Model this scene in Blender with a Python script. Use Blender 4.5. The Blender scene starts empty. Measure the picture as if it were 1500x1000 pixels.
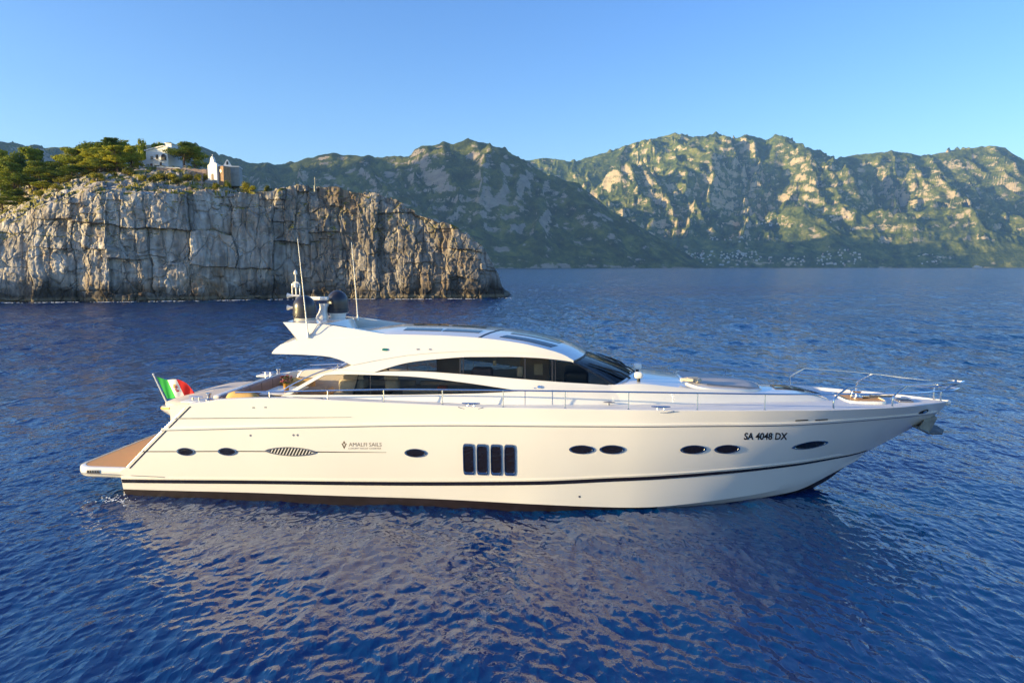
import bpy, bmesh, math, random
import numpy as np
from mathutils import Vector, Matrix
R = math.radians
random.seed(7)
SC = bpy.context.scene
COL = SC.collection

# ---------------------------------------------------------------- camera, sky, sun, exposure
CAM_H = 7.0
F = 1000.0                      # focal length in photograph pixels (1500 wide)
PITCH = math.atan((500 - 390.5) / F)
cam = bpy.data.cameras.new('camera')
cam.lens = 24.0
cam.sensor_width = 36.0
cam.clip_start = 0.1
cam.clip_end = 40000
co = bpy.data.objects.new('camera', cam)
COL.objects.link(co)
co.location = (0, 0, CAM_H)
co.rotation_euler = (math.pi / 2 - PITCH, 0, 0)
SC.camera = co

SUN_AZ, SUN_EL = R(73), R(9.5)   # the sun stands behind the camera's left shoulder
to_sun = Vector((-math.sin(SUN_AZ) * math.cos(SUN_EL), -math.cos(SUN_AZ) * math.cos(SUN_EL), math.sin(SUN_EL)))
w = bpy.data.worlds.new('World')
SC.world = w
w.use_nodes = True
nt = w.node_tree
bg = nt.nodes['Background']
sky = nt.nodes.new('ShaderNodeTexSky')
sky.sky_type = 'NISHITA'
sky.sun_disc = False
sky.sun_elevation = SUN_EL
sky.sun_rotation = math.atan2(to_sun.x, to_sun.y)
sky.altitude = 0
sky.air_density = 1.0
sky.dust_density = 0.5
sky.ozone_density = 2.8
hs = nt.nodes.new('ShaderNodeHueSaturation')   # clear, deep evening blue
hs.inputs['Saturation'].default_value = 1.20
hs.inputs['Hue'].default_value = 0.517
hs.inputs['Value'].default_value = 1.0
nt.links.new(sky.outputs[0], hs.inputs['Color'])
nt.links.new(hs.outputs[0], bg.inputs[0])
bg.inputs[1].default_value = 0.15
sl = bpy.data.lights.new('sun', 'SUN')
sl.energy = 3.85
sl.angle = R(0.5)
sl.color = (1.0, 0.77, 0.39)
so = bpy.data.objects.new('sun', sl)
COL.objects.link(so)
so.rotation_euler = to_sun.to_track_quat('Z', 'Y').to_euler()
SC.view_settings.view_transform = 'Standard'
SC.view_settings.look = 'None'
SC.view_settings.exposure = 1.3
SC.view_settings.gamma = 1.0
SC.cycles.volume_bounces = 1
SC.cycles.max_bounces = 8
SC.cycles.transparent_max_bounces = 12
SC.cycles.caustics_reflective = False
SC.cycles.caustics_refractive = False

# ---------------------------------------------------------------- measuring helpers
CP, SP = math.cos(PITCH), math.sin(PITCH)


def ray(px, py):
    u = (px - 750) / F
    v = (py - 500) / F
    return np.array([u, CP - v * SP, -SP - v * CP])


def at(px, py, Y):
    """point at depth Y seen at photograph pixel px, py"""
    r = ray(px, py)
    t = Y / r[1]
    return np.array([r[0] * t, Y, CAM_H + r[2] * t])


def ground(px, py):
    r = ray(px, py)
    t = CAM_H / -r[2]
    return np.array([r[0] * t, r[1] * t, 0.0])


def proj(P):
    """photograph pixel of world points (n,3)"""
    P = np.asarray(P, float)
    d = P - np.array([0, 0, CAM_H])
    fw = d[..., 1] * CP - d[..., 2] * SP
    up = d[..., 1] * SP + d[..., 2] * CP
    return 750 + F * d[..., 0] / fw, 500 - F * up / fw, fw


YAW = R(5.2)
BX = np.array([math.cos(YAW), -math.sin(YAW), 0])
BY = np.array([math.sin(YAW), math.cos(YAW), 0])
BO = ground(760, 746) + BY * 2.75


def U(px, py, yb):
    """boat length and height of the point seen at px, py on the boat's fore-and-aft plane yb"""
    r = ray(px, py)
    C = np.array([0, 0, CAM_H])
    t = ((BO + BY * yb - C) @ BY) / (r @ BY)
    P = C + r * t
    return (P - BO) @ BX, P[2]


def pchip(xs, ys):
    xs = np.asarray(xs, float)
    ys = np.asarray(ys, float)
    o = np.argsort(xs)
    xs = xs[o]
    ys = ys[o]
    keep = np.concatenate([[True], np.diff(xs) > 1e-6])
    xs = xs[keep]
    ys = ys[keep]
    h = np.diff(xs)
    d = np.diff(ys) / h
    m = np.zeros(len(xs))
    m[0] = d[0]
    m[-1] = d[-1]
    for i in range(1, len(xs) - 1):
        if d[i - 1] * d[i] > 0:
            w1 = 2 * h[i] + h[i - 1]
            w2 = h[i] + 2 * h[i - 1]
            m[i] = (w1 + w2) / (w1 / d[i - 1] + w2 / d[i])

    def fn(x):
        x = np.asarray(x, float)
        xc = np.clip(x, xs[0], xs[-1])
        k = np.clip(np.searchsorted(xs, xc) - 1, 0, len(xs) - 2)
        t = (xc - xs[k]) / h[k]
        return ((2 * t ** 3 - 3 * t ** 2 + 1) * ys[k] + (t ** 3 - 2 * t ** 2 + t) * h[k] * m[k]
                + (-2 * t ** 3 + 3 * t ** 2) * ys[k + 1] + (t ** 3 - t ** 2) * h[k] * m[k + 1])
    fn.x0 = xs[0]
    fn.x1 = xs[-1]
    return fn


def lin(xs, ys):
    o = np.argsort(xs)
    xs = np.asarray(xs, float)[o]
    ys = np.asarray(ys, float)[o]

    def fn(x):
        return np.interp(x, xs, ys)
    fn.x0 = xs[0]
    fn.x1 = xs[-1]
    return fn


# ---------------------------------------------------------------- noise (numpy)
def _h(ix, iy, iz, seed):
    n = (ix * 374761393 + iy * 668265263 + iz * 2147483647 + seed * 974711) & 0xFFFFFFFF
    n = ((n ^ (n >> 13)) * 1274126177) & 0xFFFFFFFF
    n = ((n ^ (n >> 16)) * 2246822519) & 0xFFFFFFFF
    n = n ^ (n >> 15)
    return n


def rnd3(ix, iy, iz, seed):
    return (_h(ix.astype(np.int64), iy.astype(np.int64), iz.astype(np.int64), seed) & 0xFFFFFF) / float(0xFFFFFF)


def noise3(P, seed=0):
    P = np.asarray(P, float)
    i = np.floor(P).astype(np.int64)
    f = P - i
    s = f * f * f * (f * (f * 6 - 15) + 10)
    out = 0
    for dx in (0, 1):
        for dy in (0, 1):
            for dz in (0, 1):
                hh = _h(i[:, 0] + dx, i[:, 1] + dy, i[:, 2] + dz, seed)
                a = (hh & 0xFFF) / 4096.0 * 2 * np.pi
                c = ((hh >> 12) & 0xFFF) / 2048.0 - 1
                q = np.sqrt(np.maximum(0, 1 - c * c))
                g = q * np.cos(a) * (f[:, 0] - dx) + q * np.sin(a) * (f[:, 1] - dy) + c * (f[:, 2] - dz)
                wx = s[:, 0] if dx else 1 - s[:, 0]
                wy = s[:, 1] if dy else 1 - s[:, 1]
                wz = s[:, 2] if dz else 1 - s[:, 2]
                out = out + g * wx * wy * wz
    return out * 1.5


def fbm(P, oct=4, seed=0, gain=0.5, lac=2.03):
    a, t, out = 1.0, 0.0, 0
    P = np.array(P, float)
    for k in range(oct):
        out = out + a * noise3(P, seed + k * 17)
        t += a
        a *= gain
        P = P * lac + 3.7
    return out / t


def ridged(P, oct=5, seed=0, gain=0.5, lac=2.07):
    a, t, out = 1.0, 0.0, 0
    P = np.array(P, float)
    wgt = 1.0
    for k in range(oct):
        n = 1 - np.abs(noise3(P, seed + k * 31)) * 1.7
        n = np.clip(n, 0, 1) ** 2
        out = out + a * n * wgt
        wgt = np.clip(n * 1.4, 0, 1)
        t += a
        a *= gain
        P = P * lac + 5.1
    return out / t


def worley(P, seed=0):
    """F1, F2 and a random value of the nearest cell"""
    P = np.asarray(P, float)
    i = np.floor(P).astype(np.int64)
    n = len(P)
    f1 = np.full(n, 9.0)
    f2 = np.full(n, 9.0)
    idv = np.zeros(n)
    for dx in (-1, 0, 1):
        for dy in (-1, 0, 1):
            for dz in (-1, 0, 1):
                c = i + np.array([dx, dy, dz])
                q = np.stack([rnd3(c[:, 0], c[:, 1], c[:, 2], seed + k) for k in (1, 2, 3)], 1) + c
                d = np.sqrt(((q - P) ** 2).sum(1))
                v = rnd3(c[:, 0], c[:, 1], c[:, 2], seed + 9)
                closer = d < f1
                f2 = np.where(closer, f1, np.minimum(f2, d))
                idv = np.where(closer, v, idv)
                f1 = np.where(closer, d, f1)
    return f1, f2, idv


# ---------------------------------------------------------------- materials
MATS = {}


def mat(name, col, rough=0.5, metal=0.0, spec=0.5, coat=0.0, var=0.0, vscale=3.0, col2=None, bump=0.0, bscale=20.0, trans=0.0):
    if name in MATS:
        return MATS[name]
    m = bpy.data.materials.new(name)
    m.use_nodes = True
    t = m.node_tree
    p = t.nodes['Principled BSDF']
    p.inputs['Base Color'].default_value = (*col, 1)
    p.inputs['Roughness'].default_value = rough
    p.inputs['Metallic'].default_value = metal
    p.inputs['Specular IOR Level'].default_value = spec
    p.inputs['Coat Weight'].default_value = coat
    p.inputs['Coat Roughness'].default_value = 0.05
    if var or col2:
        tc = t.nodes.new('ShaderNodeTexCoord')
        n = t.nodes.new('ShaderNodeTexNoise')
        n.inputs['Scale'].default_value = vscale
        n.inputs['Detail'].default_value = 5
        t.links.new(tc.outputs['Object'], n.inputs['Vector'])
        r = t.nodes.new('ShaderNodeValToRGB')
        c2 = col2 or tuple(c * (1 - var) for c in col)
        r.color_ramp.elements[0].position = 0.35
        r.color_ramp.elements[0].color = (*c2, 1)
        r.color_ramp.elements[1].position = 0.65
        r.color_ramp.elements[1].color = (*col, 1)
        t.links.new(n.outputs['Fac'], r.inputs['Fac'])
        t.links.new(r.outputs['Color'], p.inputs['Base Color'])
    if bump:
        tc = t.nodes.new('ShaderNodeTexCoord')
        n = t.nodes.new('ShaderNodeTexNoise')
        n.inputs['Scale'].default_value = bscale
        n.inputs['Detail'].default_value = 4
        t.links.new(tc.outputs['Object'], n.inputs['Vector'])
        b = t.nodes.new('ShaderNodeBump')
        b.inputs['Strength'].default_value = bump
        b.inputs['Distance'].default_value = 0.05
        t.links.new(n.outputs['Fac'], b.inputs['Height'])
        t.links.new(b.outputs['Normal'], p.inputs['Normal'])
    MATS[name] = m
    return m


def tinted_glass(name, tint, refl=(1, 1, 1)):
    if name in MATS:
        return MATS[name]
    m = bpy.data.materials.new(name)
    m.use_nodes = True
    t = m.node_tree
    t.nodes.remove(t.nodes['Principled BSDF'])
    out = t.nodes['Material Output']
    tr = t.nodes.new('ShaderNodeBsdfTransparent')
    tr.inputs[0].default_value = (*tint, 1)
    gl = t.nodes.new('ShaderNodeBsdfGlossy')
    gl.inputs['Roughness'].default_value = 0.02
    gl.inputs[0].default_value = (*refl, 1)
    fr = t.nodes.new('ShaderNodeFresnel')
    fr.inputs[0].default_value = 1.20
    mx = t.nodes.new('ShaderNodeMixShader')
    t.links.new(fr.outputs[0], mx.inputs[0])
    t.links.new(tr.outputs[0], mx.inputs[1])
    t.links.new(gl.outputs[0], mx.inputs[2])
    t.links.new(mx.outputs[0], out.inputs['Surface'])
    MATS[name] = m
    return m


WHITE = mat('white_gelcoat', (0.82, 0.785, 0.72), 0.18, coat=0.8, var=0.03, vscale=0.6)
CREAM = mat('cream_gelcoat', (0.80, 0.77, 0.72), 0.3, coat=0.3)
DECKW = mat('deck_paint', (0.74, 0.73, 0.72), 0.6, var=0.06, vscale=2.0, bump=0.05, bscale=90)
BLACKS = mat('black_stripe', (0.012, 0.010, 0.016), 0.25, coat=0.4)
ANTIF = mat('antifouling', (0.022, 0.014, 0.02), 0.55, var=0.4, vscale=4)
STEEL = mat('polished_steel', (0.72, 0.71, 0.70), 0.16, metal=1.0)
DSTEEL = mat('brushed_steel', (0.35, 0.34, 0.36), 0.3, metal=0.9)
BLACKG = mat('black_glass', (0.012, 0.010, 0.014), 0.05, spec=0.7)
BLACKP = mat('black_plastic', (0.018, 0.018, 0.02), 0.45)
GLASS = tinted_glass('smoked_glass', (0.84, 0.80, 0.74))
WSGLASS = tinted_glass('windscreen_glass', (0.10, 0.11, 0.13))
DOME = mat('dome_paint', (0.030, 0.028, 0.036), 0.34, coat=0.25)
CUSH = mat('beige_cushion', (0.55, 0.42, 0.30), 0.85, var=0.12, vscale=6, bump=0.15, bscale=60)
CUSHT = mat('tan_cushion', (0.74, 0.44, 0.14), 0.8, var=0.15, vscale=5, bump=0.15, bscale=60)
CUSHG = mat('pale_cushion', (0.60, 0.53, 0.47), 0.85, var=0.1, vscale=4, bump=0.15, bscale=50)
SOFAB = mat('taupe_leather', (0.30, 0.21, 0.19), 0.6, var=0.15, vscale=5)
WOODI = mat('walnut', (0.10, 0.05, 0.03), 0.4, var=0.4, vscale=8)
INTER = mat('cabin_lining', (0.50, 0.42, 0.34), 0.7, var=0.2, vscale=2)
INCRM = mat('cream_blind', (0.72, 0.64, 0.48), 0.8, var=0.1, vscale=6)
ORANGE = mat('orange_fabric', (0.55, 0.13, 0.02), 0.8)
LETTER = mat('black_lettering', (0.012, 0.011, 0.013), 0.4)
BROWNL = mat('brown_lettering', (0.13, 0.09, 0.05), 0.5)
GREENG = mat('green_lens', (0.02, 0.16, 0.13), 0.1, spec=0.7)
ROPE = mat('cream_towel', (0.70, 0.60, 0.44), 0.95, var=0.25, vscale=14, bump=0.4, bscale=40)
GALV = mat('galvanised_iron', (0.20, 0.21, 0.20), 0.5, metal=0.5, var=0.35, vscale=9)


def teak_mat():
    m = bpy.data.materials.new('teak_planks')
    m.use_nodes = True
    t = m.node_tree
    p = t.nodes['Principled BSDF']
    tc = t.nodes.new('ShaderNodeTexCoord')
    wv = t.nodes.new('ShaderNodeTexWave')
    wv.bands_direction = 'Y'
    wv.inputs['Scale'].default_value = 5.0
    wv.inputs['Distortion'].default_value = 0
    r = t.nodes.new('ShaderNodeValToRGB')
    r.color_ramp.elements[0].position = 0.01
    r.color_ramp.elements[0].color = (0.10, 0.05, 0.025, 1)
    r.color_ramp.elements[1].position = 0.06
    r.color_ramp.elements[1].color = (0.95, 0.47, 0.14, 1)
    n = t.nodes.new('ShaderNodeTexNoise')
    n.inputs['Scale'].default_value = 4.0
    mp = t.nodes.new('ShaderNodeMapping')
    mp.inputs['Scale'].default_value = (0.6, 8, 8)
    mx = t.nodes.new('ShaderNodeMixRGB')
    mx.blend_type = 'MULTIPLY'
    mx.inputs[0].default_value = 0.30
    t.links.new(tc.outputs['Object'], wv.inputs['Vector'])
    t.links.new(wv.outputs['Color'], r.inputs['Fac'])
    t.links.new(tc.outputs['Object'], mp.inputs['Vector'])
    t.links.new(mp.outputs[0], n.inputs['Vector'])
    t.links.new(r.outputs['Color'], mx.inputs[1])
    t.links.new(n.outputs['Color'], mx.inputs[2])
    t.links.new(mx.outputs[0], p.inputs['Base Color'])
    p.inputs['Roughness'].default_value = 0.55
    return m


TEAK = teak_mat()


# ---------------------------------------------------------------- mesh builder
class MB:
    def __init__(self):
        self.v, self.f, self.mi = [], [], []

    def add(self, vs, fs, mi=0):
        o = len(self.v)
        self.v += [tuple(map(float, p)) for p in vs]
        self.f += [tuple(i + o for i in q) for q in fs]
        self.mi += [mi] * len(fs)
        return self

    def loft(self, rows, mi=0, close_u=False, close_v=False, flip=False):
        n = len(rows[0])
        vs = [p for r in rows for p in r]
        fs = []
        nr = len(rows)
        for i in range(nr if close_v else nr - 1):
            for j in range(n if close_u else n - 1):
                a, b = i * n + j, i * n + (j + 1) % n
                c, d = ((i + 1) % nr) * n + (j + 1) % n, ((i + 1) % nr) * n + j
                fs.append((a, d, c, b) if flip else (a, b, c, d))
        return self.add(vs, fs, mi)

    def box(self, c, s, rot=None, mi=0, bev=0.0):
        bm = bmesh.new()
        bmesh.ops.create_cube(bm, size=1)
        bmesh.ops.scale(bm, vec=s, verts=bm.verts)
        if bev:
            bmesh.ops.bevel(bm, geom=bm.edges[:], offset=min(bev, min(s) * 0.45), segments=3, affect='EDGES', profile=0.5)
        M = Matrix.Translation(c) @ (rot.to_4x4() if rot else Matrix())
        bm.verts.index_update()
        self.add([M @ v.co for v in bm.verts], [[v.index for v in f.verts] for f in bm.faces], mi)
        bm.free()
        return self

    def tube(self, pts, r, n=8, mi=0, closed=False, caps=True):
        P = [Vector(p) for p in pts]
        m = len(P)
        rr = r if hasattr(r, '__len__') else [r] * m
        rows = []
        up = None
        for i in range(m):
            a = P[(i - 1) % m] if (closed or i > 0) else P[i]
            b = P[(i + 1) % m] if (closed or i < m - 1) else P[i]
            t = (b - a).normalized()
            if up is None:
                up = Vector((0, 0, 1)) if abs(t.z) < 0.9 else Vector((1, 0, 0))
            u = (up - t * up.dot(t)).normalized()
            up = u
            q = t.cross(u)
            rows.append([P[i] + (u * math.cos(k * 2 * math.pi / n) + q * math.sin(k * 2 * math.pi / n)) * rr[i] for k in range(n)])
        self.loft(rows, mi, close_u=True, close_v=closed)
        if caps and not closed:
            o = len(self.v) - m * n
            self.f.append(tuple(o + k for k in reversed(range(n))))
            self.f.append(tuple(o + (m - 1) * n + k for k in range(n)))
            self.mi += [mi, mi]
        return self

    def lathe(self, c, prof, n=24, mi=0, axis='Z'):
        """prof: list of (radius, height)"""
        rows = []
        for r, h in prof:
            row = []
            for k in range(n):
                a = 2 * math.pi * k / n
                if axis == 'Z':
                    row.append((c[0] + r * math.cos(a), c[1] + r * math.sin(a), c[2] + h))
                elif axis == 'Y':
                    row.append((c[0] + r * math.cos(a), c[1] + h, c[2] - r * math.sin(a)))
                else:
                    row.append((c[0] + h, c[1] + r * math.cos(a), c[2] + r * math.sin(a)))
            rows.append(row)
        self.loft(rows, mi, close_u=True)
        return self

    def prism(self, poly, y0, y1, mi=0):
        """polygon of (x, z) pulled from y0 to y1 (numbers or lists per point)"""
        n = len(poly)
        A = y0 if hasattr(y0, '__len__') else [y0] * n
        B = y1 if hasattr(y1, '__len__') else [y1] * n
        vs = [(p[0], A[k], p[1]) for k, p in enumerate(poly)] + [(p[0], B[k], p[1]) for k, p in enumerate(poly)]
        fs = [tuple(range(n)), tuple(range(2 * n - 1, n - 1, -1))]
        fs += [(i, i + n, (i + 1) % n + n, (i + 1) % n) for i in range(n)]
        return self.add(vs, fs, mi)

    def build(self, name, m, parent=None, smooth=True, angle=40, fix=True):
        me = bpy.data.meshes.new(name)
        me.from_pydata(self.v, [], self.f)
        if fix:
            bm = bmesh.new()
            bm.from_mesh(me)
            bm.faces.ensure_lookup_table()
            if len(bm.faces) == len(self.mi):
                for fc, k in zip(bm.faces, self.mi):
                    fc.material_index = k
            bmesh.ops.remove_doubles(bm, verts=bm.verts, dist=0.0004)
            bmesh.ops.dissolve_degenerate(bm, edges=bm.edges, dist=0.0003)
            bmesh.ops.recalc_face_normals(bm, faces=bm.faces)
            bm.to_mesh(me)
            bm.free()
        for k in (m if isinstance(m, (list, tuple)) else [m]):
            me.materials.append(k)
        if not fix and isinstance(m, (list, tuple)) and len(me.polygons) == len(self.mi):
            me.polygons.foreach_set('material_index', self.mi)
        if smooth:
            me.polygons.foreach_set('use_smooth', [True] * len(me.polygons))
            me.set_sharp_from_angle(angle=R(angle))
        me.update()
        o = bpy.data.objects.new(name, me)
        COL.objects.link(o)
        if parent:
            o.parent = parent
        return o


def tag(o, label=None, cat=None, group=None, kind=None):
    if label:
        o['label'] = label
    if cat:
        o['category'] = cat
    if group:
        o['group'] = group
    if kind:
        o['kind'] = kind
    return o


def empty(name, loc, rz=0.0):
    o = bpy.data.objects.new(name, None)
    COL.objects.link(o)
    o.location = loc
    o.rotation_euler = (0, 0, rz)
    return o


def grid_obj(name, X, Y, Z, m, smooth=True):
    """mesh from 2-D coordinate arrays"""
    a, b = X.shape
    me = bpy.data.meshes.new(name)
    co_ = np.stack([X, Y, Z], -1).reshape(-1, 3).astype(np.float32)
    me.vertices.add(a * b)
    me.vertices.foreach_set('co', co_.ravel())
    idx = np.arange(a * b).reshape(a, b)
    q = np.stack([idx[:-1, :-1], idx[:-1, 1:], idx[1:, 1:], idx[1:, :-1]], -1).reshape(-1, 4).astype(np.int32)
    nf = len(q)
    me.loops.add(nf * 4)
    me.loops.foreach_set('vertex_index', q.ravel())
    me.polygons.add(nf)
    me.polygons.foreach_set('loop_start', np.arange(0, nf * 4, 4, dtype=np.int32))
    me.polygons.foreach_set('loop_total', np.full(nf, 4, dtype=np.int32))
    me.update(calc_edges=True)
    if smooth:
        me.polygons.foreach_set('use_smooth', np.ones(nf, dtype=bool))
    me.materials.append(m)
    me.validate()
    o = bpy.data.objects.new(name, me)
    COL.objects.link(o)
    return o

# ================================================================ SEA
def ocean_tile(N, L, lam_peak, lam_min, rms_slope, wind, spread, seed):
    """one periodic tile of wind waves: height and sideways pull (choppy crests)"""
    rg = np.random.RandomState(seed)
    k1 = np.fft.fftfreq(N, L / N) * 2 * np.pi
    KX, KY = np.meshgrid(k1, k1, indexing='ij')
    K = np.hypot(KX, KY)
    K[0, 0] = 1
    kp = 2 * np.pi / lam_peak
    cosw = (KX * math.cos(wind) + KY * math.sin(wind)) / K
    S = np.exp(-1.0 * (kp / K) ** 2) / K ** 3.2 * (spread + (1 - spread) * cosw ** 2)
    S *= np.exp(-(K * lam_min / (2 * np.pi)) ** 2)
    S[0, 0] = 0
    A = np.sqrt(S) * (rg.normal(size=(N, N)) + 1j * rg.normal(size=(N, N)))
    sx = np.real(np.fft.ifft2(1j * KX * A))
    sy = np.real(np.fft.ifft2(1j * KY * A))
    A *= rms_slope / math.sqrt((sx ** 2 + sy ** 2).mean())
    hgt = np.real(np.fft.ifft2(A))
    dx = np.real(np.fft.ifft2(1j * KX / K * A))
    dy = np.real(np.fft.ifft2(1j * KY / K * A))
    return hgt, dx, dy


def sample(tile, L, X, Y):
    N = tile.shape[0]
    u = (X / L * N) % N
    v = (Y / L * N) % N
    i = np.floor(u).astype(int) % N
    j = np.floor(v).astype(int) % N
    fu, fv = u - np.floor(u), v - np.floor(v)
    i1, j1 = (i + 1) % N, (j + 1) % N
    return (tile[i, j] * (1 - fu) * (1 - fv) + tile[i1, j] * fu * (1 - fv) + tile[i, j1] * (1 - fu) * fv + tile[i1, j1] * fu * fv)


def graded(a, b, step, lo, hi, g):
    c = list(np.arange(a, b, step))
    s, x = step, c[-1]
    while x < hi:
        s *= g
        x += s
        c.append(x)
    s, x = step, a
    pre = []
    while x > lo:
        s *= g
        x -= s
        pre.append(x)
    return np.array(pre[::-1] + c)


def water_mat():
    m = bpy.data.materials.new('sea_water')
    m.use_nodes = True
    t = m.node_tree
    p = t.nodes['Principled BSDF']
    p.inputs['Base Color'].default_value = (0.0, 0.031, 0.125, 1)
    p.inputs['Roughness'].default_value = 0.045
    p.inputs['IOR'].default_value = 1.58
    tc = t.nodes.new('ShaderNodeTexCoord')
    at_ = t.nodes.new('ShaderNodeAttribute')
    at_.attribute_name = 'open_chop'
    mr = t.nodes.new('ShaderNodeMapRange')   # ripples too small for the far mesh act as gloss
    mr.inputs['To Min'].default_value = 0.02
    mr.inputs['To Max'].default_value = 0.16
    t.links.new(at_.outputs['Fac'], mr.inputs['Value'])
    t.links.new(mr.outputs[0], p.inputs['Roughness'])
    prev = None
    # (scale, detail, strength near, strength in the open, height, turn, stretch along the crests, sharp crests)
    for sc, det, s0, s1, dist, rot, stretch, sharp in ((0.11, 3, 0.0, 0.8, 3.2, -0.2, 0.35, False), (0.55, 2, 0.0, 0.9, 1.0, 0.35, 0.45, False), (1.5, 3, 0.16, 0.9, 0.30, -0.45, 0.5, True), (4.2, 3, 0.30, 0.8, 0.07, 0.35, 0.5, True)):
        mp = t.nodes.new('ShaderNodeMapping')
        mp.inputs['Rotation'].default_value = (0, 0, rot)
        mp.inputs['Scale'].default_value = (1, stretch, 1)
        n = t.nodes.new('ShaderNodeTexNoise')
        if sharp:
            n.noise_type = 'RIDGED_MULTIFRACTAL'
            n.inputs['Offset'].default_value = 0.9
            n.inputs['Gain'].default_value = 1.2
            n.normalize = False
        n.inputs['Scale'].default_value = sc
        n.inputs['Detail'].default_value = det
        n.inputs['Roughness'].default_value = 0.5
        b = t.nodes.new('ShaderNodeBump')
        b.inputs['Distance'].default_value = dist * (0.45 if sharp else 1)
        ma = t.nodes.new('ShaderNodeMapRange')
        ma.inputs['To Min'].default_value = s0
        ma.inputs['To Max'].default_value = s1
        t.links.new(at_.outputs['Fac'], ma.inputs['Value'])
        t.links.new(ma.outputs[0], b.inputs['Strength'])
        t.links.new(tc.outputs['Object'], mp.inputs['Vector'])
        t.links.new(mp.outputs[0], n.inputs['Vector'])
        t.links.new(n.outputs['Fac'], b.inputs['Height'])
        if prev:
            t.links.new(prev.outputs['Normal'], b.inputs['Normal'])
        prev = b
    t.links.new(prev.outputs['Normal'], p.inputs['Normal'])
    return m


def build_sea():
    xs = graded(-17, 17, 0.062, -7600, 9600, 1.019)
    ys = graded(9.0, 25, 0.062, -60, 9600, 1.0105)
    X, Y = np.meshgrid(xs, ys, indexing='xy')
    SX = np.gradient(xs)[None, :]
    SY = np.gradient(ys)[:, None]
    S = np.maximum(SX, SY * 0.45) + 0 * X
    La, Lb, Lc = 61.0, 23.0, 197.0
    # short chop in two trains that cross under the yacht, wind waves, and a longer sea in the open
    tb1 = ocean_tile(512, Lb, 0.52, 0.12, 0.17, R(27), 0.08, 5)
    tb2 = ocean_tile(512, Lb, 0.52, 0.12, 0.17, R(-33), 0.08, 6)
    ta = ocean_tile(512, La, 3.6, 0.9, 0.085, R(14), 0.12, 3)
    tc_ = ocean_tile(512, Lc, 10.0, 2.4, 0.105, R(20), 0.2, 9)
    fa = np.clip(1 - (S - 0.7) / 2.0, 0, 1)
    fb_ = np.clip(1 - (S - 0.12) / 0.40, 0, 1)
    fc = np.clip(1 - (S - 2.5) / 6.0, 0, 1)
    k1 = np.clip((X + 9) / 14, 0, 1)
    k1 = k1 * k1 * (3 - 2 * k1)
    n_ = np.sqrt(k1 ** 2 + (1 - k1) ** 2)
    # gusts: patches of rougher and calmer water
    P = np.stack([X.ravel() * 0.06, Y.ravel() * 0.035, 0 * X.ravel()], 1)
    gust = (1 + 0.45 * fbm(P, 2, 77)).reshape(X.shape)
    parts = [(ta, La, fa * gust * (0.5 + 1.1 * np.clip((Y - 18) / 34, 0, 1))), (tb1, Lb, fb_ * gust * k1 / n_), (tb2, Lb, fb_ * gust * (1 - k1) / n_), (tc_, Lc, fc * np.clip((Y - 10) / 60, 0.25, 1))]
    Z, DX, DY = (sum(sample(t_[i], L_, X, Y) * f_ for t_, L_, f_ in parts) for i in range(3))
    o = grid_obj('sea', X - 1.25 * DX, Y - 1.25 * DY, Z, water_mat())
    at_ = o.data.attributes.new('open_chop', 'FLOAT', 'POINT')
    at_.data.foreach_set('value', np.clip(1 - fb_, 0, 1).ravel().astype(np.float32))
    tag(o, 'deep blue rippled sea around the yacht', kind='structure')
    return o


# ================================================================ HEADLAND
WL = lin([-260, 0, 150, 300, 420, 520, 600, 700, 740], [447, 443.5, 442.5, 440.5, 438.5, 438, 438, 437.5, 436.5])
RIM = lin([-260, 0, 20, 50, 75, 100, 127, 160, 240, 300, 350, 400, 408, 425, 440, 470, 490, 512, 560, 580, 600, 625, 650, 672, 690, 705, 718, 730, 740],
          [360, 330, 320, 309, 301, 293, 283, 281, 280, 281, 284, 285, 280, 276, 274, 272, 273, 279, 288, 293, 308, 317, 325, 334, 346, 360, 379, 405, 434])
CREST = lin([-260, 0, 30, 60, 90, 120, 150, 200, 250, 285, 300, 330, 352, 372, 400, 440, 740],
            [300, 292, 282, 270, 262, 257, 250, 247, 247, 250, 262, 272, 279, 283, 290, 292, 440])


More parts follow.
